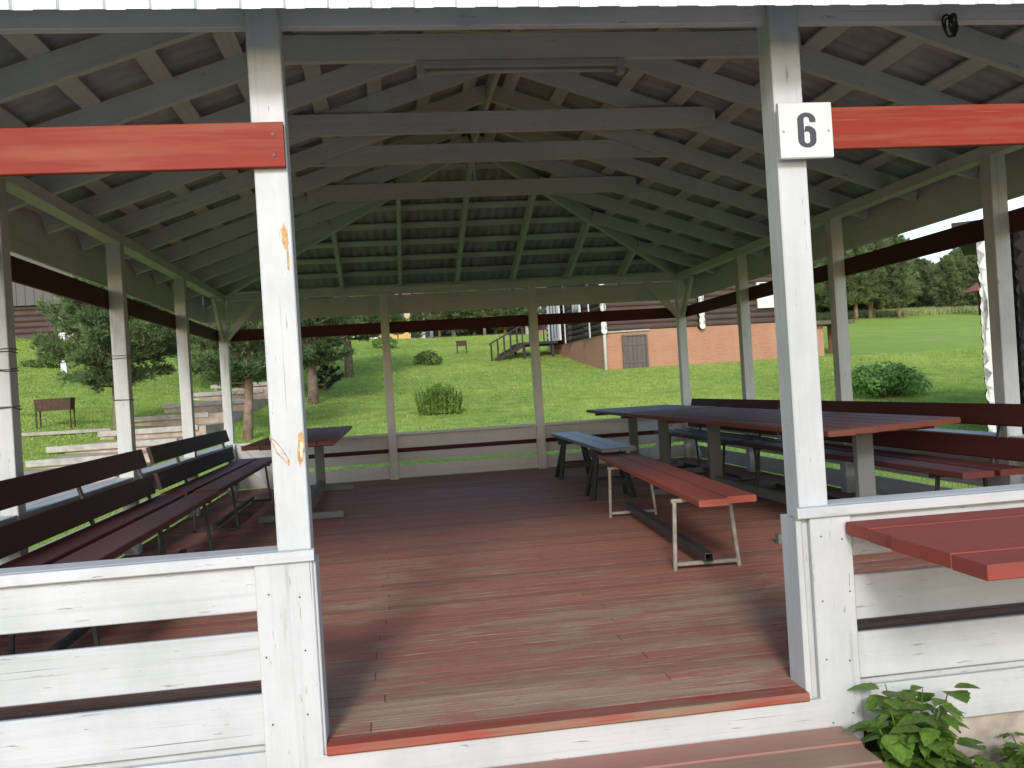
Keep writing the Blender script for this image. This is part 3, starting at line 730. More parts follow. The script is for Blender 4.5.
# ================================================================== weeds by the footing
def weed(label, x, y, h, seed, n=60, size=.055, spread=.16):
    r = random.Random(seed); t = thing('weed_plant', label, 'plant', (x, y, gz(x, y)))
    stems = MB(); lv = MB()
    for s_ in range(max(4, n // 10)):
        a = r.uniform(0, 6.28); top = V((math.cos(a) * spread * r.uniform(.2, 1), math.sin(a) * spread * r.uniform(.2, 1), h * r.uniform(.55, 1.0)))
        stems.tube([(0, 0, -.02), tuple(top * .5 + V((0, 0, .03))), tuple(top)], [.005, .004, .002], 5)
        for k in range(n // max(4, n // 10) + 2):
            f = r.uniform(.25, 1.02); p = top * f + V((0, 0, .02)); az = r.uniform(0, 6.28); tilt = r.uniform(-.6, .25)
            L = size * r.uniform(.6, 1.25); d = V((math.cos(az) * math.cos(tilt), math.sin(az) * math.cos(tilt), math.sin(tilt))); sd = d.cross(V((0, 0, 1))).normalized(); up = sd.cross(d)
            p0 = p + d * L * .35
            out = [(0, 0), (.12, .3), (.28, .46), (.42, .40), (.5, .44), (.68, .28), (.74, .30), (1.0, 0)]
            nn = len(lv.v); mid = [p0 + d * L * u * 1.5 - up * L * .25 * u * u for (u, _) in out]
            for i, (u, w) in enumerate(out):
                lv.v += [tuple(mid[i]), tuple(mid[i] + sd * w * L * 1.25 + up * w * L * .22), tuple(mid[i] - sd * w * L * 1.25 + up * w * L * .22)]
            for i in range(len(out) - 1):
                b = nn + 3 * i
                lv.f += [[b, b + 3, b + 4, b + 1], [b, b + 2, b + 5, b + 3]]; lv.uv += [[(0, 0)] * 4] * 2
    stems.build('stem', M['weed'], t, True); lv.build('leaves', M['weed'], t, True, fix=False)
    return t
weed('tall leafy green weed against the white boards right of the step', 4.24, -.24, .46, 3, 230, .066, .17)
weed('low leafy weed on the soil between the step and the concrete footing', 4.36, -.36, .24, 5, 140, .055, .18)
weed('low leafy weed growing in front of the concrete footing', 4.52, -.32, .2, 8, 130, .05, .18)
weed('small weed at the foot of the concrete footing near the right edge', 4.78, -.16, .17, 11, 100, .042, .15)
weed('small weed under the red counter table', 4.72, -.44, .14, 14, 100, .042, .16)
# ================================================================== GROUND COVER
def grass_patch():
    P = []
    def region(n, x0, x1, y0, y1):
        return np.stack([rng.uniform(x0, x1, n), rng.uniform(y0, y1, n)], 1)
    a = region(95000, -9, 24, 10.4, 28); b = region(115000, -16, 50, 0, 1); b[:, 1] = 26 + 24 * b[:, 1] ** 1.25; c = region(210000, -18, 74, 0, 1); c[:, 1] = 42 + 34 * c[:, 1] ** 1.25; e = region(4500, 4.15, 8, -1.2, -.1); f = region(14000, 6.9, 16, 1.5, 11); h_ = region(6000, -6, 0.0, 9, 13)
    P = np.concatenate([a, b, c, e, f, h_])
    ins = (P[:, 0] > -.1) & (P[:, 0] < 7.05) & (P[:, 1] > .0) & (P[:, 1] < 10.2)
    pathx = -4.0 + (P[:, 1] - 20) * .07
    onp = (abs(P[:, 0] - pathx) < 1.45) & (P[:, 1] > 13) & (P[:, 1] < 35.5)
    hs = (P[:, 0] > 12.0) & (P[:, 1] > 37.4)
    P = P[~ins & ~onp & ~hs]
    z = g(P[:, 0], P[:, 1]); dist = np.hypot(P[:, 0] - 2.4, P[:, 1] + 3.4)
    P3 = np.column_stack([P, z - .01]); k = 3
    size = (.032 + .0016 * np.clip(dist, 0, 60)) * rng.uniform(.7, 1.3, len(P))
    size = np.repeat(size, k)[:, None]; Q = np.repeat(P3, k, 0) + np.column_stack([rng.normal(0, .05, (len(size), 2)), np.zeros(len(size))])
    d = rng.normal(0, .5, (len(Q), 3)); d[:, 2] = 1; d /= np.linalg.norm(d, axis=1)[:, None]
    o = rng.normal(0, 1, (len(Q), 3)); o[:, 2] = 0; o /= np.linalg.norm(o, axis=1)[:, None]
    v = np.stack([Q - o * size * .16, Q + o * size * .16, Q + d * size], 1).reshape(-1, 3)
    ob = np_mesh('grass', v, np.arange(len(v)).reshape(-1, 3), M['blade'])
    tag(ob, 'short green grass blades covering the lawn', 'grass', kind='stuff')
grass_patch()
def clover():
    n = 2600; x = rng.uniform(-12, 22, n); y = 11 + rng.random(n) ** 1.5 * 40; z = g(x, y) + .05
    k = (abs(x - (-4.0 + (y - 20) * .07)) > 1.5) & ~((x > 12) & (y > 37)); x, y, z = x[k], y[k], z[k]; n = len(x)
    c = np.stack([x, y, z], 1); r = (.010 + .0005 * y)[:, None]
    off = np.array([[1, 0, 0], [-.5, .87, 0], [-.5, -.87, 0], [0, 0, 1.2]])
    v = (c[:, None, :] + off[None] * r[:, None, :]).reshape(-1, 3); b = np.arange(n)[:, None, None] * 4
    t = (np.array([[0, 1, 3], [1, 2, 3], [2, 0, 3], [0, 2, 1]])[None] + b).reshape(-1, 3)
    m = plain('clover_flowers', (.62, .62, .45), .8)
    tag(np_mesh('clover_flowers', v, t, m), 'tiny pale clover flowers scattered in the lawn', 'flowers', kind='stuff')
clover()
ymat = plain('bounce_gravel', (.42, .40, .375), .9, 0, .3, 30, bump=.5)  # gravel reflector added out of view, bounces neutral light into the roof
yx = np.linspace(-9, 17, 14); yy_ = np.linspace(-16, -1.45, 9); YX, YY = np.meshgrid(yx, yy_)
YX = YX + rng.normal(0, .12, YX.shape); YY = YY + rng.normal(0, .06, YY.shape)
yi = np.arange(14 * 9).reshape(9, 14)
yq = np.stack([yi[:-1, :-1], yi[:-1, 1:], yi[1:, 1:], yi[1:, :-1]], -1).reshape(-1, 4)
tag(np_mesh('bounce_yard', np.stack([YX, YY, g(YX, YY) + .012], -1).reshape(-1, 3), yq, ymat, k=4), 'unseen pale gravel added before the pavilion to bounce light into its roof', kind='structure')
# ---- stepped path on the left
pth = MB(); y = 12.5; k = 0; tb = MB()
pcx = lambda y: -4.0 + (y - 20) * .07
lv = gz(-4, 13)
yb = 10.0
mbp = MB(); first = True
steps = [8, 15.2, 17.6, 19.6, 21.8, 24.3, 27.2, 30.4, 33.4, 36]
prev = None; vs = []; uvs = []
for i in range(len(steps) - 1):
    y0, y1 = steps[i], steps[i + 1]; zt = gz(pcx(y1), y1) + .02
    for yy in (y0, y1):
        c = pcx(yy); w = 1.35
        mbp.v += [(c - w, yy, zt - .6), (c - w, yy, zt), (c + w, yy, zt), (c + w, yy, zt - .6)]
nst = len(mbp.v) // 4
for j in range(nst - 1):
    b = 4 * j
    for q in ([b, b + 4, b + 5, b + 1], [b + 1, b + 5, b + 6, b + 2], [b + 2, b + 6, b + 7, b + 3]): mbp.f.append(q); mbp.uv.append([(0, 0)] * 4)
pth = mbp.build('path', M['stone'], None); tag(pth, 'pale stepped path climbing the lawn on the left', kind='structure')
for i in range(1, len(steps) - 1):
    y0 = steps[i]; zt = gz(pcx(steps[i + 1]), steps[i + 1]) + .03; c = pcx(y0); e = random.uniform(-.12, .12)
    o = MB().beam((c - 1.45 + e - .25 * (i % 2), y0 - .02 + random.uniform(-.05, .05), zt - .06), (c + 1.3 + e - .2 * (i % 3), y0 - .02 + random.uniform(-.05, .05), zt - .05), .12, .15, c=.015).build('step_timber', M['timber'], None)
    wl = ['lowest', 'second lowest', 'third from the bottom', 'fourth from the bottom', 'fourth from the top', 'third from the top', 'second from the top', 'topmost']
    tag(o, 'pale timber edging a step of the left path, ' + wl[i - 1], 'timber', 'timbers edging the path steps')
pk = MB().beam((-7.9, 22.1, gz(-7.9, 22.1) + .07), (-5.35, 23.1, gz(-5.35, 23.1) + .07), .28, .09, c=.01).build('plank', M['timber'], None)
tag(pk, 'long grey plank lying in the grass below the left brazier', 'plank')
# ================================================================== braziers, bushes
def brazier(label, x, y, w, h, rz=0., gr='braziers on the lawn'):
    t = thing('brazier', label, 'brazier', (x, y, gz(x, y)), rz, gr); d = .3
    mb = MB(); z0, z1 = h * .6, h
    outer = [(-w / 2, -d / 2), (w / 2, -d / 2), (w / 2, d / 2), (-w / 2, d / 2)]
    for (px, py) in outer: mb.v.append((px * .96, py * .9, z0))
    for (px, py) in outer: mb.v.append((px, py, z1))
    for i in range(4): j = (i + 1) % 4; mb.f.append([i, j, 4 + j, 4 + i]); mb.uv.append([(0, 0)] * 4)
    mb.f.append([3, 2, 1, 0]); mb.uv.append([(0, 0)] * 4)
    o = mb.build('fire_box', M['rust'], t); sm = o.modifiers.new('thickness', 'SOLIDIFY'); sm.thickness = .012
    for (px, py) in outer: MB().beam((px * .93, py * .8, -.06), (px * .93, py * .8, z0 + .02), .035, .035, (0, 1, 0)).build('leg', M['rust'], t)
brazier('rusty four-legged brazier on the lawn at far left beside the path', -6.97, 23.72, 1.02, .86, -.1)
brazier('small rusty brazier far up the lawn left of the house stairs', 6.83, 51.17, .6, .8, .1)
def bush(name, label, x, y, rad, n, size, mat, seed, **kw):
    t = thing(name, label, 'bush', (x, y, gz(x, y)))
    leaf_cloud('leaves', M[mat], t, (0, 0, rad[2] * .7), rad, n, size, seed, **kw)
    mb = MB(); r = random.Random(seed)
    for i in range(9):
        a = r.uniform(0, 6.28); mb.tube([(0.05 * math.cos(a), .05 * math.sin(a), -.05), (rad[0] * .6 * math.cos(a), rad[1] * .6 * math.sin(a), rad[2] * 1.1)], [.02, .008], 5)
    mb.build('stems', M['bark'], t)
    return t
def upright_bush(label, x, y, seed):
    t = thing('bush', label, 'bush', (x, y, gz(x, y))); r = np.random.default_rng(seed)
    P = []; Dd = []; st = MB()
    for i in range(120):
        bx, by = np.clip(r.normal(0, .32), -.6, .6), r.uniform(-.4, .4); H = r.uniform(.62, 1.02) * (1 - .7 * bx * bx); lx, ly = bx * .2, by * .2
        st.tube([(bx, by, -.03), (bx + lx, by + ly, H)], [.006, .003], 4, False)
        for k in range(34):
            f = r.uniform(.06, 1); P.append((bx + lx * f, by + ly * f, H * f)); a = r.uniform(0, 6.28); Dd.append((math.cos(a) * .7, math.sin(a) * .7, .9))
    v, f = tufts(np.array(P), np.array(Dd), .085, 3, .26, .4, seed)
    np_mesh('leaves', v, f, M['bush'], t); st.build('stems', M['bush'], t, fix=False); return t
upright_bush('upright leafy bush alone in the middle of the lawn', 3.91, 25.18, 21)
bush('bush', 'low pale loose bush further up the middle lawn', 4.42, 44.88, (.85, .6, .55), 1300, .08, 'bush_pale', 22, shell=.3, lumps=9)
bush('bush', 'rounded dark leafy bush on the right lawn', 16.97, 21.9, (1.2, 1.0, .74), 4200, .085, 'bush_dark', 23, shell=.4, clump=.2, lumps=16)
bush('bush', 'yellow-green flowering shrub below the left log house', -11.6, 36.2, (.9, .6, .36), 1300, .07, 'bush_pale', 24, shell=.3, lumps=9)
bush('bush', 'small shrub far up the lawn beyond the left pines', 2.2, 58, (.9, .7, .5), 900, .09, 'bush', 26, clump=.3)
# ================================================================== TREES left
make_pine('pine_tree', 'broad low-branched pine beside the white sign pole at left', (-4.75, 21.9, gz(-4.75, 21.9)), 31, 6.2, 2.0, 1.5, .2, 9, trunk=.13, whorl=.36, per=8, droop=.22, sub=10, dens=1.6)
make_pine('pine_tree', 'pine with bare reddish trunk just behind the left back corner post', (-1.35, 21.14, gz(-1.35, 21.14)), 32, 5.6, 1.75, 1.55, .19, 9, trunk=.13, lean=.35, whorl=.36, per=8, droop=.2, sub=9, dens=1.5)
make_pine('pine_tree', 'pine with thin trunk half hidden behind the left entrance post', (-1.55, 32.7, gz(-1.55, 32.7)), 33, 6.6, 2.4, 1.6, .25, 8, trunk=.15, whorl=.42, per=8, sub=9, dens=1.5)
make_pine('pine_tree', 'pine with straight trunk just right of the left entrance post', (-.35, 29.95, gz(-.35, 29.95)), 34, 6.2, 2.1, 1.35, .24, 8, trunk=.18, whorl=.38, per=8, sub=9, dens=1.5)
make_pine('pine_tree', 'leaning pine with low crown right of the left entrance post, farthest in its group', (.55, 40.0, gz(.55, 40)), 35, 7.5, 2.7, 1.9, .3, 8, trunk=.2, whorl=.42, per=8, sub=7, dens=1.5, droop=.25)
make_pine('pine_tree', 'pine behind the pines at the left back corner, along the path', (-4.2, 33.5, gz(-4.2, 33.5)), 36, 7.5, 2.6, .7, .28, 7, trunk=.15, whorl=.45, per=8, sub=7, dens=1.4)
make_pine('fir_sapling', 'tiny dark fir sapling under the pines right of the left entrance post', (-.2, 34.76, gz(-.2, 34.76)), 37, 1.75, .6, .12, .14, 7, 'fir', trunk=.03, whorl=.17, per=6, droop=.1)
# ================================================================== BUILDINGS
def logmat(name, c, c2):
    m, nt, b = newmat(name); q = N(nt)
    n1 = q.noise(q.coord('UV', (.8, 14, 1)), 1, 5, .6); n2 = q.noise(q.coord('Object'), .7, 3)
    col = q.mix(q.ramp(n1, .3, .7), c, c2); col = q.mix(q.math('MULTIPLY', q.ramp(n2, .4, .7), .4), col, tuple(x * .6 for x in c))
    q.l(col, b.inputs['Base Color']); b.inputs['Roughness'].default_value = .75; b.inputs['Specular IOR Level'].default_value = .25; q.bump(n1, b, .3, .01); return m
M['log'] = logmat('dark_log', (.032, .026, .024), (.058, .045, .04)); M['log_brown'] = logmat('brown_log', (.06, .042, .036), (.10, .07, .058))
M['log_near'] = logmat('near_dark_log', (.010, .009, .009), (.018, .016, .015))
M['endw'] = plain('white_log_end', (.6, .6, .57), .7, 0, .08, 4)
M['pwhite'] = plain('white_joinery', (.6, .6, .59), .6, 0, .06, 4)
M['plankgrey'] = wood('grey_gable_boards', (.11, .105, .105), (.085, .08, .08), (.15, .14, .14), (.5, .7), .8, .6, knots=False, crackc=(.03, .03, .03))
M['door'] = wood('old_door_boards', (.12, .095, .085), (.095, .08, .072), (.19, .165, .15), (.5, .7), .8, .6, knots=False, crackc=(.03, .03, .03))
M['roofd'] = plain('dark_roofing', (.09, .075, .07), .7, 0, .2, 2)
M['roofr'] = plain('red_roofing', (.27, .09, .07), .7, 0, .2, 2)
M['yellow'] = plain('ochre_plaster', (.62, .40, .13), .85, 0, .1, 1)
M['far_dark'] = plain('far_dark_wall', (.04, .036, .034), .8, 0, .3, .6)
M['glass'] = plain('dark_glass', (.05, .06, .07), .08, 0, .1, 2)
def brickmat():
    m, nt, b = newmat('orange_brick'); q = N(nt); br = q.n('ShaderNodeTexBrick')
    q.l(q.coord('UV', (1, 1, 1)), br.inputs['Vector'])
    for k, v in (('Scale', 1), ('Mortar Size', .012), ('Brick Width', .27), ('Row Height', .085), ('Bias', -.2)): br.inputs[k].default_value = v
    br.inputs['Color1'].default_value = (.36, .13, .058, 1); br.inputs['Color2'].default_value = (.39, .165, .088, 1); br.inputs['Mortar'].default_value = (.31, .235, .185, 1)
    n1 = q.noise(q.coord('Object'), .9, 6, .7); n2 = q.noise(q.coord('UV', (1.2, 5, 1)), 1.5, 3, .7)
    col = q.mix(q.math('MULTIPLY', q.ramp(n1, .40, .66), .7), br.outputs['Color'], (.40, .23, .15))
    col = q.mix(q.math('MULTIPLY', q.ramp(n2, .55, .75), .4), col, (.36, .14, .075))
    q.l(col, b.inputs['Base Color']); b.inputs['Roughness'].default_value = .9; q.bump(br.outputs['Fac'], b, -.3, .008); return m
M['brick'] = brickmat()
def logwall(name, p0, p1, z0, rows, r, out, mat, parent, zfun=None):
    """one connected stack of half-round logs between two plan points"""
    p0, p1, out = V((*p0, 0)), V((*p1, 0)), V((*out, 0)); mb = MB(); pts = []; sg_ = 7
    for k in range(rows):
        for i in range(sg_ + (1 if k == rows - 1 else 0)):
            a = -math.pi / 2 + math.pi * i / sg_; a *= .86
            pts.append((r * math.cos(a), z0 + (2 * k + 1) * r * .93 + r * math.sin(a) * .98))
    L = (p1 - p0).length
    for (o, z) in pts:
        for p in (p0, p1): b = p + out * o; mb.v.append((b.x, b.y, z))
    for i in range(len(pts) - 1):
        mb.f.append([2 * i, 2 * i + 1, 2 * i + 3, 2 * i + 2]); v0, v1 = i * .06, (i + 1) * .06
        mb.uv.append([(0, v0), (L, v0), (L, v1), (0, v1)])
    # back side closes the wall
    n = len(mb.v); bk_ = -out * .1
    for p in (p0, p1):
        for z in (pts[0][1], pts[-1][1]): q = p + bk_; mb.v.append((q.x, q.y, z))
    mb.f += [[n, n + 1, n + 3, n + 2], [0, 1, n + 2, n], [2 * (len(pts) - 1), 2 * len(pts) - 1, n + 3, n + 1]]; mb.uv += [[(0, 0)] * 4] * 3
    return mb.build(name, mat, parent, True)
def logends(parent, x, y, d, z0, rows, r, L=.32, mat='endw', body='log'):
    """column of protruding log ends pointing along d, painted white on the cut faces: one connected scalloped stack"""
    d = V((*d, 0)).normalized(); sd = V((-d.y, d.x, 0)); right = []; left = []
    for k in range(rows):
        for i in range(7):
            a = -1.45 + 2.9 * i / 6; zc = z0 + (2 * k + 1) * r * .93
            right.append((r * math.cos(a), zc + r * math.sin(a))); left.append((-r * math.cos(a), zc + r * math.sin(a)))
    outl = right + left[::-1]; b = V((x, y, 0))
    o = MB().prism([tuple(b + sd * u + V((0, 0, z))) for (u, z) in outl], tuple(d * (L - .02))).build('log_ends', M[body], parent)
    MB().prism([tuple(b + d * (L - .019) + sd * u * .97 + V((0, 0, z))) for (u, z) in outl], tuple(d * .012)).build('painted_ends', M[mat], o)
def quadwall(name, pts, mat, parent, thick):
    """vertical wall polygon with UVs in metres; pts 3D in order"""
    e = V(thick); o = [V(p) for p in pts]; mb = MB(); L0 = o[0]
    uv = lambda p: (V((p.x - L0.x, p.y - L0.y, 0)).length, p.z)
    m = len(o); mb.v = [tuple(p) for p in o] + [tuple(p + e) for p in o]
    mb.f.append(list(range(m))); mb.uv.append([uv(p) for p in o]); mb.f.append(list(range(2 * m - 1, m - 1, -1))); mb.uv.append([uv(p) for p in o[::-1]])
    for i in range(m): j = (i + 1) % m; mb.f.append([i, m + i, m + j, j]); mb.uv.append([(0, 0), (.1, 0), (.1, 1), (0, 1)])
    return mb.build(name, mat, parent)
# ---- main log house on a brick base
hx, hy = 12.42, 38.2
fx = V((.9987, .05, 0)); lx = V((-.06, .9982, 0)); FL = 9.7; LL = 10.8; ZBk = 3.5
mh = thing('log_house', 'dark log house on an orange brick base at the top of the lawn', 'house', (0, 0, 0))
P = lambda a, b, z: V((hx, hy, 0)) + fx * a + lx * b + V((0, 0, z))
quadwall('brick_base', [P(0, 0, .6), P(FL, 0, .6), P(FL, 0, ZBk), P(0, 0, ZBk)], M['brick'], mh, lx * .3)
quadwall('brick_base', [P(0, LL, .8), P(0, .3, .8), P(0, .3, ZBk), P(0, LL, ZBk)], M['brick'], mh, fx * .3)
quadwall('brick_base', [P(FL, LL, .8), P(FL, .3, .8), P(FL, .3, ZBk), P(FL, LL, ZBk)], M['brick'], mh, -fx * .3)
R_ = .15; rows = 11
fd = (-lx.x, -lx.y); ld = (-fx.x, -fx.y)
logwall('front_wall', P(0, .05, 0)[:2], P(FL, .05, 0)[:2], ZBk, rows, R_, fd, M['log_brown'], mh)
logwall('side_wall', P(.05, 0, 0)[:2], P(.05, LL, 0)[:2], ZBk - .14, rows, R_, ld, M['log'], mh)
logwall('side_wall', P(FL - .05, 0, 0)[:2], P(FL - .05, LL, 0)[:2], ZBk, rows, R_, (-ld[0], -ld[1]), M['log'], mh)
for a in (.0, 4.85, 7.05): logends(mh, *P(a, .05, 0)[:2], fd, ZBk - .12, rows, R_, .38)
for b in (2.2, 5.3): logends(mh, *P(.05, b, 0)[:2], ld, ZBk - .12, rows, R_, .34, 'log')
for b in (1.2, 5.9, 9.6):
    MB().beam(P(-.27, b, ZBk - .2), P(-.27, b, ZBk + 3), .16, .04, tuple(fx)).build('corner_board', M['pwhite'], mh)
for (b0, b1, nm) in ((2.9, 4.2, 'window'),):
    f = MB().beam(P(-.22, b0, ZBk + 1.55), P(-.22, b1, ZBk + 1.55), .1, 1.3).build(nm, M['pwhite'], mh)
    MB().beam(P(-.28, b0 + .15, ZBk + 1.55), P(-.28, (b0 + b1) / 2 - .05, ZBk + 1.55), .02, 1.0).build('pane', M['glass'], f)
    MB().beam(P(-.28, (b0 + b1) / 2 + .05, ZBk + 1.55), P(-.28, b1 - .15, ZBk + 1.55), .02, 1.0).build('pane', M['glass'], f)
f = MB().beam(P(-.24, 7.0, ZBk + 1.3), P(-.24, 9.4, ZBk + 1.3), .1, 2.5).build('porch_door', M['pwhite'], mh)
for b in (7.55, 8.2, 8.85): MB().beam(P(-.3, b, ZBk + .2), P(-.3, b, ZBk + 2.4), .12, .02, tuple(fx)).build('door_groove', M['glass'], f)
wf = MB().beam(P(7.75, -.2, ZBk + 1.35), P(9.4, -.2, ZBk + 1.35), .1, 1.25).build('window', M['pwhite'], mh)
MB().beam(P(7.9, -.26, ZBk + 1.75), P(9.25, -.26, ZBk + 1.75), .02, .35).build('pane', M['glass'], wf)
# door in the brick, downpipe, sills
df = MB().beam(P(1.55, -.03, 2.5), P(1.55, -.03, 2.5), .1, .1) if False else None
db = MB()
for k in range(5): db.beam(P(1.105 + .21 * k, -.03, 1.5), P(1.105 + .21 * k, -.03, 3.22), .203, .04 + .006 * (k % 2), tuple(lx), .008)
for zz in (2.0, 2.85): db.beam(P(1.02, -.065, zz), P(2.03, -.065, zz), .03, .11)
dd = db.build('cellar_door', M['door'], mh)
for (a0, a1, z0, z1) in ((.9, 1.0, 1.5, 3.3), (2.05, 2.15, 1.5, 3.3), (1.0, 2.05, 3.22, 3.3)):
    MB().beam(P((a0 + a1) / 2, -.06, z0), P((a0 + a1) / 2, -.06, z1), a1 - a0, .08, tuple(lx)).build('frame', M['door'], dd)
MB().beam(P(.2, -.05, ZBk - .04), P(2.3, -.05, ZBk - .02), .1, .07).build('lintel_strip', M['timber'], mh)
MB().tube([P(.02, -.3, ZBk + .05), P(.05, -.12, ZBk - .25), P(.04, -.1, 1.5)], .075, 10).build('downpipe', M['pwhite'], mh, True)
MB().beam(P(5.3, -.2, 1.62), P(8.6, -.2, 1.66), .1, .06).build('base_pipe', M['pwhite'], mh)
# roof
ro = MB(); eav = .7; ez = ZBk + rows * 2 * R_ * .93 - .05
A = [P(-eav, -eav, ez), P(FL + eav, -eav, ez), P(FL + eav, LL + eav, ez), P(-eav, LL + eav, ez)]; r0 = P(FL / 2, 2.5, ez + 2.8); r1 = P(FL / 2, LL - 2.5, ez + 2.8)
for q in ([A[0], A[1], r0], [A[1], A[2], r1, r0], [A[2], A[3], r1], [A[3], A[0], r0, r1], [A[3], A[2], A[1], A[0]]): ro.poly(q)
ro.build('roof', M['roofd'], mh)
# stairs and landing on the left side
lz = ZBk - .02
MB().beam(P(-1.35, 7.3, lz), P(-1.35, 10.2, lz), 2.0, .14).build('landing', M['log'], mh)
for (a, b) in ((-2.2, 7.5), (-2.2, 10.0), (-.6, 7.5)): MB().beam(P(a, b, 2.2), P(a, b, lz), .14, .14, tuple(lx)).build('landing_post', M['log'], mh)
stt = part('stairs', mh)
for k in range(6):
    a = -2.45 - .27 * k; z = lz - .14 * (k + 1)
    MB().beam(P(a, 7.4, z), P(a, 9.6, z), .28, .05).build('tread', M['log'], stt)
for b in (7.35, 9.65): MB().beam(P(-2.3, b, lz - .1), P(-4.1, b, lz - 1.0), .06, .22).build('stringer', M['log'], stt)
rlg = part('stair_railing', mh)
for b in (7.3,):
    MB().beam(P(-.5, b, lz + 1.0), P(-2.3, b, lz + 1.0), .06, .08).build('handrail', M['log'], rlg)
    MB().beam(P(-2.3, b, lz + 1.0), P(-4.15, b, lz + .05), .06, .08).build('handrail', M['log'], rlg)
    for k in range(5): a = -.7 - .4 * k; MB().beam(P(a, b, lz), P(a, b, lz + 1.0), .06, .06, tuple(lx)).build('baluster', M['log'], rlg)
    for k in range(5): a = -2.6 - .36 * k; MB().beam(P(a, b, lz - .1 - .5 * (.36 * k + .3)), P(a, b, lz + .85 - .51 * (.36 * k)), .09, .07, tuple(lx)).build('baluster', M['log'], rlg)
# side porch on brick pillars at the right
MB().beam(P(FL - .2, .5, 3.35), P(FL + 2.9, .5, 3.35), 2.2, .16).build('porch_deck', M['roofd'], mh)
for (a, b) in ((FL + .9, -.2), (FL + 2.2, .3)): quadwall('brick_pillar', [P(a, b, 1.0), P(a + .5, b, 1.0), P(a + .5, b, 3.25), P(a, b, 3.25)], M['brick'], mh, lx * .5)
# ---- right near log house (only its corner shows)
nh = thing('log_house', 'near dark log house with white painted log ends at the right edge', 'house', (13.78, 12.55, 0), math.radians(-36))
r2 = .148
logwall('front_wall', (0, 0), (9, 0), -.6, 16, r2, (0, -1), M['log_near'], nh)
logwall('side_wall', (0, 0), (0, 4.6), -.45, 15, r2, (-1, 0), M['log_near'], nh)
logends(nh, .02, 0, (0, -1), -.45, 15, r2, .5, 'endw', 'endw')
logends(nh, .62, 0, (0, -1), -.45, 15, r2, .42, 'log_near', 'log_near')
er = MB(); ez2 = 3.72
q0, q1, q2, q3 = (-.5, -.55, ez2), (9.5, -.55, ez2), (9.5, 5.2, ez2), (-.5, 5.2, ez2); k0, k1 = (3.5, 2.4, ez2 + .9), (6, 2.4, ez2 + .9)
for q in ([q0, q1, k1, k0], [q1, q2, k1], [q2, q3, k0, k1], [q3, q0, k0], [q3, q2, q1, q0]): er.poly(q)
er.build('roof', M['roofd'], nh)
MB().box(-.52, 9.5, -.59, -.56, ez2 - .12, ez2 + .06).build('eave_board', M['log'], nh)
# ---- left log house with boarded gable
lh = thing('log_house', 'dark log house with grey boarded gable up the slope at far left', 'house', (0, 0, 0))
LX, LY = -13.5, 42.5; gl = 4.25
quadwall('brick_base', [(LX - 7, LY - .1, gl - 1.2), (LX + 3.2, LY - .1, gl - 1.2), (LX + 3.2, LY - .1, gl + .6), (LX - 7, LY - .1, gl + .6)], M['brick'], lh, (0, .3, 0))
logwall('front_wall', (LX - 7, LY), (LX + 2.3, LY), gl + .58, 6, .15, (0, -1), M['log_brown'], lh)
logends(lh, LX + 1.05, LY, (0, -1), gl + .58, 6, .15, .4)
zg = gl + 2.2
gab = quadwall('gable', [(LX - 7, LY - .3, zg), (LX + 2.6, LY - .3, zg), (LX + 2.1, LY - .3, zg + 1.4), (LX - 2.2, LY - .3, zg + 4.6), (LX - 7, LY - .3, zg + 1.0)], M['plankgrey'], lh, (0, .1, 0))
for i in range(24): MB().beam((LX - 6.9 + .4 * i, LY - .315, zg + .01), (LX - 6.9 + .4 * i, LY - .315, zg + (1.4 if i < 22 else .4)), .03, .03, (0, 1, 0)).build('batten', M['plankgrey'], gab)
MB().beam((LX + 3.0, LY - .55, zg - 2.0), (LX + 1.9, LY - .55, zg + 1.6), .05, .32, (1, 0, .3)).build('barge_board', M['pwhite'], lh)
MB().beam((LX + 1.9, LY - .55, zg + 1.6), (LX - 2.2, LY - .55, zg + 5.0), .05, .32).build('barge_board', M['pwhite'], lh)
rf = MB(); 
for q in ([(LX + 3.1, LY - .6, zg - 2.0), (LX + 3.1, LY + 9, zg - 2.0), (LX + 2.0, LY + 9, zg + 1.6), (LX + 2.0, LY - .6, zg + 1.6)], [(LX + 2.0, LY - .6, zg + 1.6), (LX + 2.0, LY + 9, zg + 1.6), (LX - 2.2, LY + 9, zg + 5.1), (LX - 2.2, LY - .6, zg + 5.1)], [(LX - 2.2, LY - .6, zg + 5.1), (LX - 2.2, LY + 9, zg + 5.1), (LX - 7.5, LY + 9, zg + .9), (LX - 7.5, LY - .6, zg + .9)]): rf.poly(q)
rfo = rf.build('roof', M['roofd'], lh); rfo.modifiers.new('thickness', 'SOLIDIFY').thickness = .12
# ---- white pole with a white box, left
wp = thing('white_pole', 'white wooden pole with white boards beside the broad left pine', 'pole', (-10.15, 34.2, gz(-10.15, 34.2)))
MB().beam((0, 0, -.1), (0, 0, 2.5), .22, .2, (0, 1, 0)).build('pole', M['pwhite'], wp)
MB().prism([(-.1, -.14, 1.62), (.75, -.14, 1.72), (.95, -.14, 2.0), (.5, -.14, 2.2), (-.15, -.14, 2.1)], (0, .1, 0)).build('board', M['pwhite'], wp)
MB().prism([(-.35, -.14, .95), (.6, -.14, .8), (.7, -.14, 1.12), (-.1, -.14, 1.3)], (0, .1, 0)).build('board', M['pwhite'], wp)
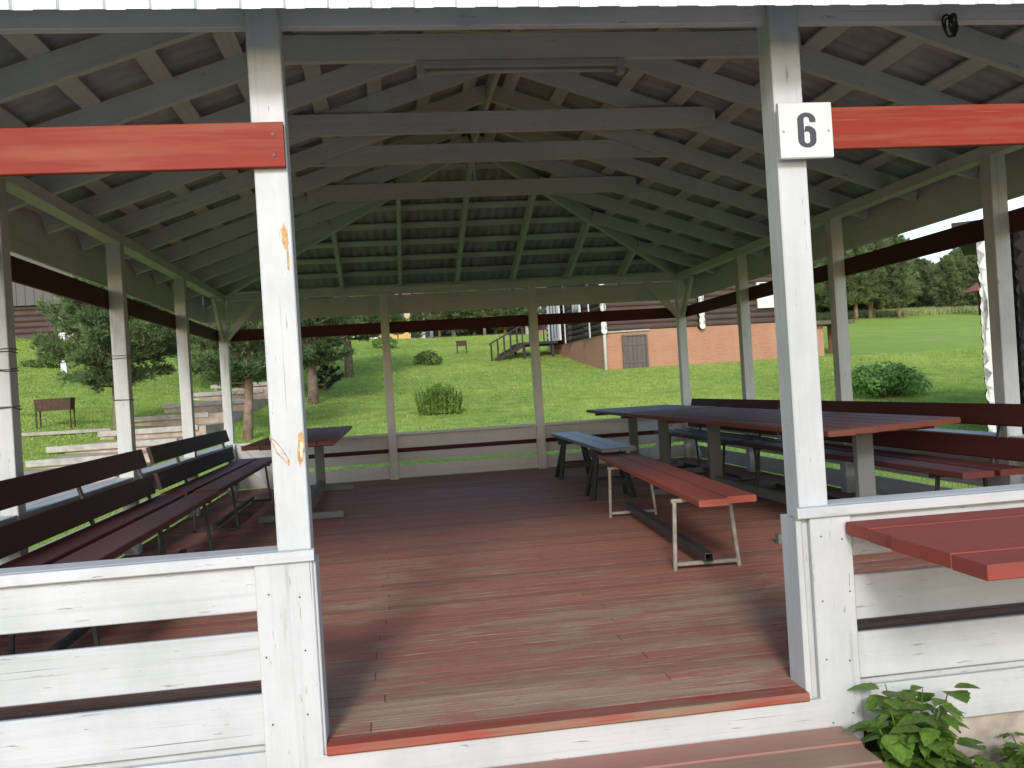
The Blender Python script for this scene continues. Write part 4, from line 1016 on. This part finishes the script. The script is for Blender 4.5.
# ---- far row
def far_house(label, x, y, w, h, d, wall, roofm, posts=0, brick=0., win=0, rz=0., roofh=2.2):
    z = gz(x, y) - .3; t = thing('house', label, 'house', (x, y, z), rz)
    if brick: MB().box(-w / 2 + .01, w / 2 - .01, .02, d - .02, 0, .3 + brick, .01).build('base', M['brick'], t)
    MB().box(-w / 2, w / 2, 0, d, .3 + brick, h, .01).build('wall', wall, t)
    r = MB(); e = .6; A = [(-w / 2 - e, -e - 1.2 * bool(posts), h), (w / 2 + e, -e - 1.2 * bool(posts), h), (w / 2 + e, d + e, h), (-w / 2 - e, d + e, h)]; a, b = (-w / 2 + d * .3, d / 2, h + roofh), (w / 2 - d * .3, d / 2, h + roofh)
    for q in ([A[0], A[1], b, a], [A[1], A[2], b], [A[2], A[3], a, b], [A[3], A[0], a], [A[3], A[2], A[1], A[0]]): r.poly(q)
    r.build('roof', roofm, t)
    for k in range(posts):
        xx = -w / 2 + .3 + (w - .6) * k / max(1, posts - 1); MB().box(xx - .14, xx + .14, -1.4, -1.15, .2, h, .01).build('post', M['pwhite'], t)
    for k in range(win):
        xx = -w / 2 + w * (k + .5) / win; f = MB().box(xx - .5, xx + .5, -.06, .03, h * .42, h * .8, .01).build('window', M['pwhite'], t)
        MB().box(xx - .38, xx + .38, -.09, -.055, h * .45, h * .77, .01).build('pane', M['glass'], f)
    return t
def atpx(px, d):
    a_ = math.radians(7.6511)
    p = V((2.4154, -3.3766, 0)) + V((math.sin(a_), math.cos(a_), 0)) * d + V((math.cos(a_), -math.sin(a_), 0)) * ((px - 512 - 4) / 908 * d)
    return p.x, p.y
far_house('ochre yellow house far up the slope behind the lawn', *atpx(401, 94), 3.4, 5.2, 6, M['yellow'], M['roofr'], 0, 0, 2)
far_house('long dark far house with white porch posts behind the pines', *atpx(470, 86), 6.6, 4.4, 6, M['far_dark'], M['roofd'], 4, .5, 2)
far_house('dark far house with white posts, partly behind the house stairs', *atpx(532, 84), 4.6, 4.4, 6, M['far_dark'], M['roofd'], 3, .5, 2)
far_house('narrow pale house between the ochre house and the dark houses', *atpx(428, 98), 1.9, 5.0, 6, M['pwhite'], M['roofd'], 0, 0, 1)
_a = math.radians(7.6511); _p = V((2.4154, -3.3766, 0)) + V((math.sin(_a), math.cos(_a), 0)) * 70 + V((math.cos(_a), -math.sin(_a), 0)) * ((980 - 508 + 3) / 908 * 70)
SHP = (_p.x, _p.y, gz(_p.x, _p.y))
sh = thing('garden_shelter', 'small dark shelter with red pitched roof at the far right edge of the lawn', 'shelter', SHP)
MB().box(-.25, .25, -.25, .25, -.2, 1.9, .02).build('post', M['log'], sh)
r = MB(); 
for q in ([(-1.1, -1, 1.85), (1.1, -1, 1.85), (0, 0, 2.7)], [(1.1, -1, 1.85), (1.1, 1, 1.85), (0, 0, 2.7)], [(1.1, 1, 1.85), (-1.1, 1, 1.85), (0, 0, 2.7)], [(-1.1, 1, 1.85), (-1.1, -1, 1.85), (0, 0, 2.7)], [(-1.1, 1, 1.85), (1.1, 1, 1.85), (1.1, -1, 1.85), (-1.1, -1, 1.85)]): r.poly(q)
r.build('roof', M['roofr'], sh)
# ================================================================== FAR PINES
G_f = 'tall pines along the far right edge of the lawn'
protos = []
lab = 'tall pine standing in the dense wood beyond the right lawn'
for k in range(3):
    p = make_pine('pine_tree', lab, (0, 0, 0), 50 + k, 9.5 + k, 2.9, 1.0 if k else 1.7, .6, 7, 'needle_far', .2, group=G_f, whorl=.5, per=7, sub=5, dens=1.6, shape=.55)
    protos.append(p)
spots = []
rr = random.Random(5)
for i in range(72):
    px = 800 + 225 * ((i * .618) % 1); dist = 78 + 22 * rr.random() + (8 if i % 2 else 0)
    spots.append((px, dist))
yaw = math.radians(7.6511); frt = V((math.cos(yaw), -math.sin(yaw), 0)); ffw = V((math.sin(yaw), math.cos(yaw), 0))
first = [True] * 3
spots[0] = (845, 72); spots[3:3] = [(856, 71.5)]; spots[6:6] = [(870, 73)]; spots[9:9] = [(899, 71)]; spots[12:12] = [(838, 71)]
CAMP = V((2.4154, -3.3766, 0))
G_b2 = 'pines between the far houses'
for i, (px, dist) in enumerate(spots):
    p = CAMP + ffw * dist + frt * ((px - 512 + 4) / 908 * dist); k = i % 3
    top = 205 + max(0, min(1, (px - 880) / 45)) * 52 - max(0, min(1, (px - 938) / 20)) * 12 + rr.uniform(0, 14); sc = ((346 - 60 * .0 - top) * dist / 908 + 1.25 - gz(p.x, p.y)) / 10.0; sc = max(.45, sc)
    if first[k]: o = protos[k]; o.location = (p.x, p.y, gz(p.x, p.y)); o.scale = (sc,) * 3; o.rotation_euler = (0, 0, rr.uniform(0, 6)); first[k] = False
    else: dup(protos[k], (p.x, p.y, gz(p.x, p.y)), rr.uniform(0, 6), sc)
for i, (px, dist, sc, l) in enumerate(((447, 80, .62, 'pine before the dark far houses, right of the ochre house'), (462, 78, .66, 'pine before the dark far houses, second from the ochre house'), (476, 81, .6, 'pine before the middle of the dark far houses'), (492, 77, .64, 'pine before the dark far houses, left of the house stairs'), (512, 79, .62, 'pine above the head of the house stairs'), (530, 83, .6, 'pine just left of the second back post'), (405, 78, .32, 'small dark pine before the ochre house'), (424, 80, .28, 'small pine at the right corner of the ochre house'))):
    p = CAMP + ffw * dist + frt * ((px - 512 - 4) / 908 * dist); dup(protos[i % 3], (p.x, p.y, gz(p.x, p.y)), i * 1.3, sc, l, G_b2)
# pale meadow strip before the wood
n = 9000; t = rng.uniform(0, 1, n); dist = rng.uniform(74, 84, n); px = 780 + 270 * t
pp = np.array(CAMP)[None, :2] + np.outer(dist, np.array(ffw)[:2]) + np.outer((px - 508) / 908 * dist, np.array(frt)[:2])
Q = np.column_stack([pp, g(pp[:, 0], pp[:, 1])]); Dn = np.tile([0, 0, 1.], (n, 1))
v, f = tufts(Q, Dn, .5, 3, .1, .35, 77)
tag(np_mesh('meadow_grass', v, f, M['meadow']), 'strip of tall pale meadow grass before the far pines', 'grass', kind='stuff')
# ================================================================== LIGHT, SKY, CAMERA
SUN_EL, SUN_AZ = 26.0, 12.3     # light travels towards +y, turned 12.3 deg towards +x
az, el = math.radians(SUN_AZ), math.radians(SUN_EL)
dirv = V((math.sin(az) * math.cos(el), math.cos(az) * math.cos(el), -math.sin(el)))
sd = bpy.data.lights.new('sun', 'SUN'); sd.energy = 1.3; sd.angle = math.radians(10); sd.color = (1, .985, .96)
so = bpy.data.objects.new('sun', sd); COL.objects.link(so); so.rotation_euler = dirv.to_track_quat('-Z', 'Y').to_euler(); so.location = (0, -20, 20)
w = bpy.data.worlds.new('World'); S.world = w; w.use_nodes = True; nt = w.node_tree; nt.nodes.clear()
sk = nt.nodes.new('ShaderNodeTexSky'); sk.sky_type = 'NISHITA'; sk.sun_disc = False; sk.sun_elevation = el
sk.sun_rotation = math.atan2(-dirv.x, -dirv.y); sk.dust_density = 1.0; sk.air_density = 1.0; sk.ozone_density = 1.0
bg = nt.nodes.new('ShaderNodeBackground'); bg.inputs[1].default_value = .15; wo = nt.nodes.new('ShaderNodeOutputWorld')
nt.links.new(sk.outputs[0], bg.inputs[0]); nt.links.new(bg.outputs[0], wo.inputs[0])
cam = bpy.data.cameras.new('camera'); co = bpy.data.objects.new('camera', cam); COL.objects.link(co); S.camera = co
cam.sensor_width = 36; cam.lens = 36 * 907.98 / 1024; cam.clip_start = .05; cam.clip_end = 3000
ya, pi_, ro_ = map(math.radians, (7.6511, .0869, -3.5543))
f_ = V((math.sin(ya) * math.cos(pi_), math.cos(ya) * math.cos(pi_), math.sin(pi_))); r_ = V((math.cos(ya), -math.sin(ya), 0)); u_ = r_.cross(f_)
r2_ = r_ * math.cos(ro_) + u_ * math.sin(ro_); u2_ = u_ * math.cos(ro_) - r_ * math.sin(ro_)
mt = Matrix((r2_, u2_, -f_)).transposed().to_4x4(); mt.translation = (2.4154, -3.3766, 1.254); co.matrix_world = mt
vs = S.view_settings; S.display_settings.display_device = 'sRGB'; vs.view_transform = 'Standard'; vs.look = 'None'; vs.exposure = .86; vs.gamma = 1; vs.use_curve_mapping = False
S.render.engine = 'CYCLES'; S.cycles.max_bounces = 8; S.cycles.diffuse_bounces = 5; S.cycles.use_denoising = True
S.cycles.caustics_reflective = False; S.cycles.caustics_refractive = False
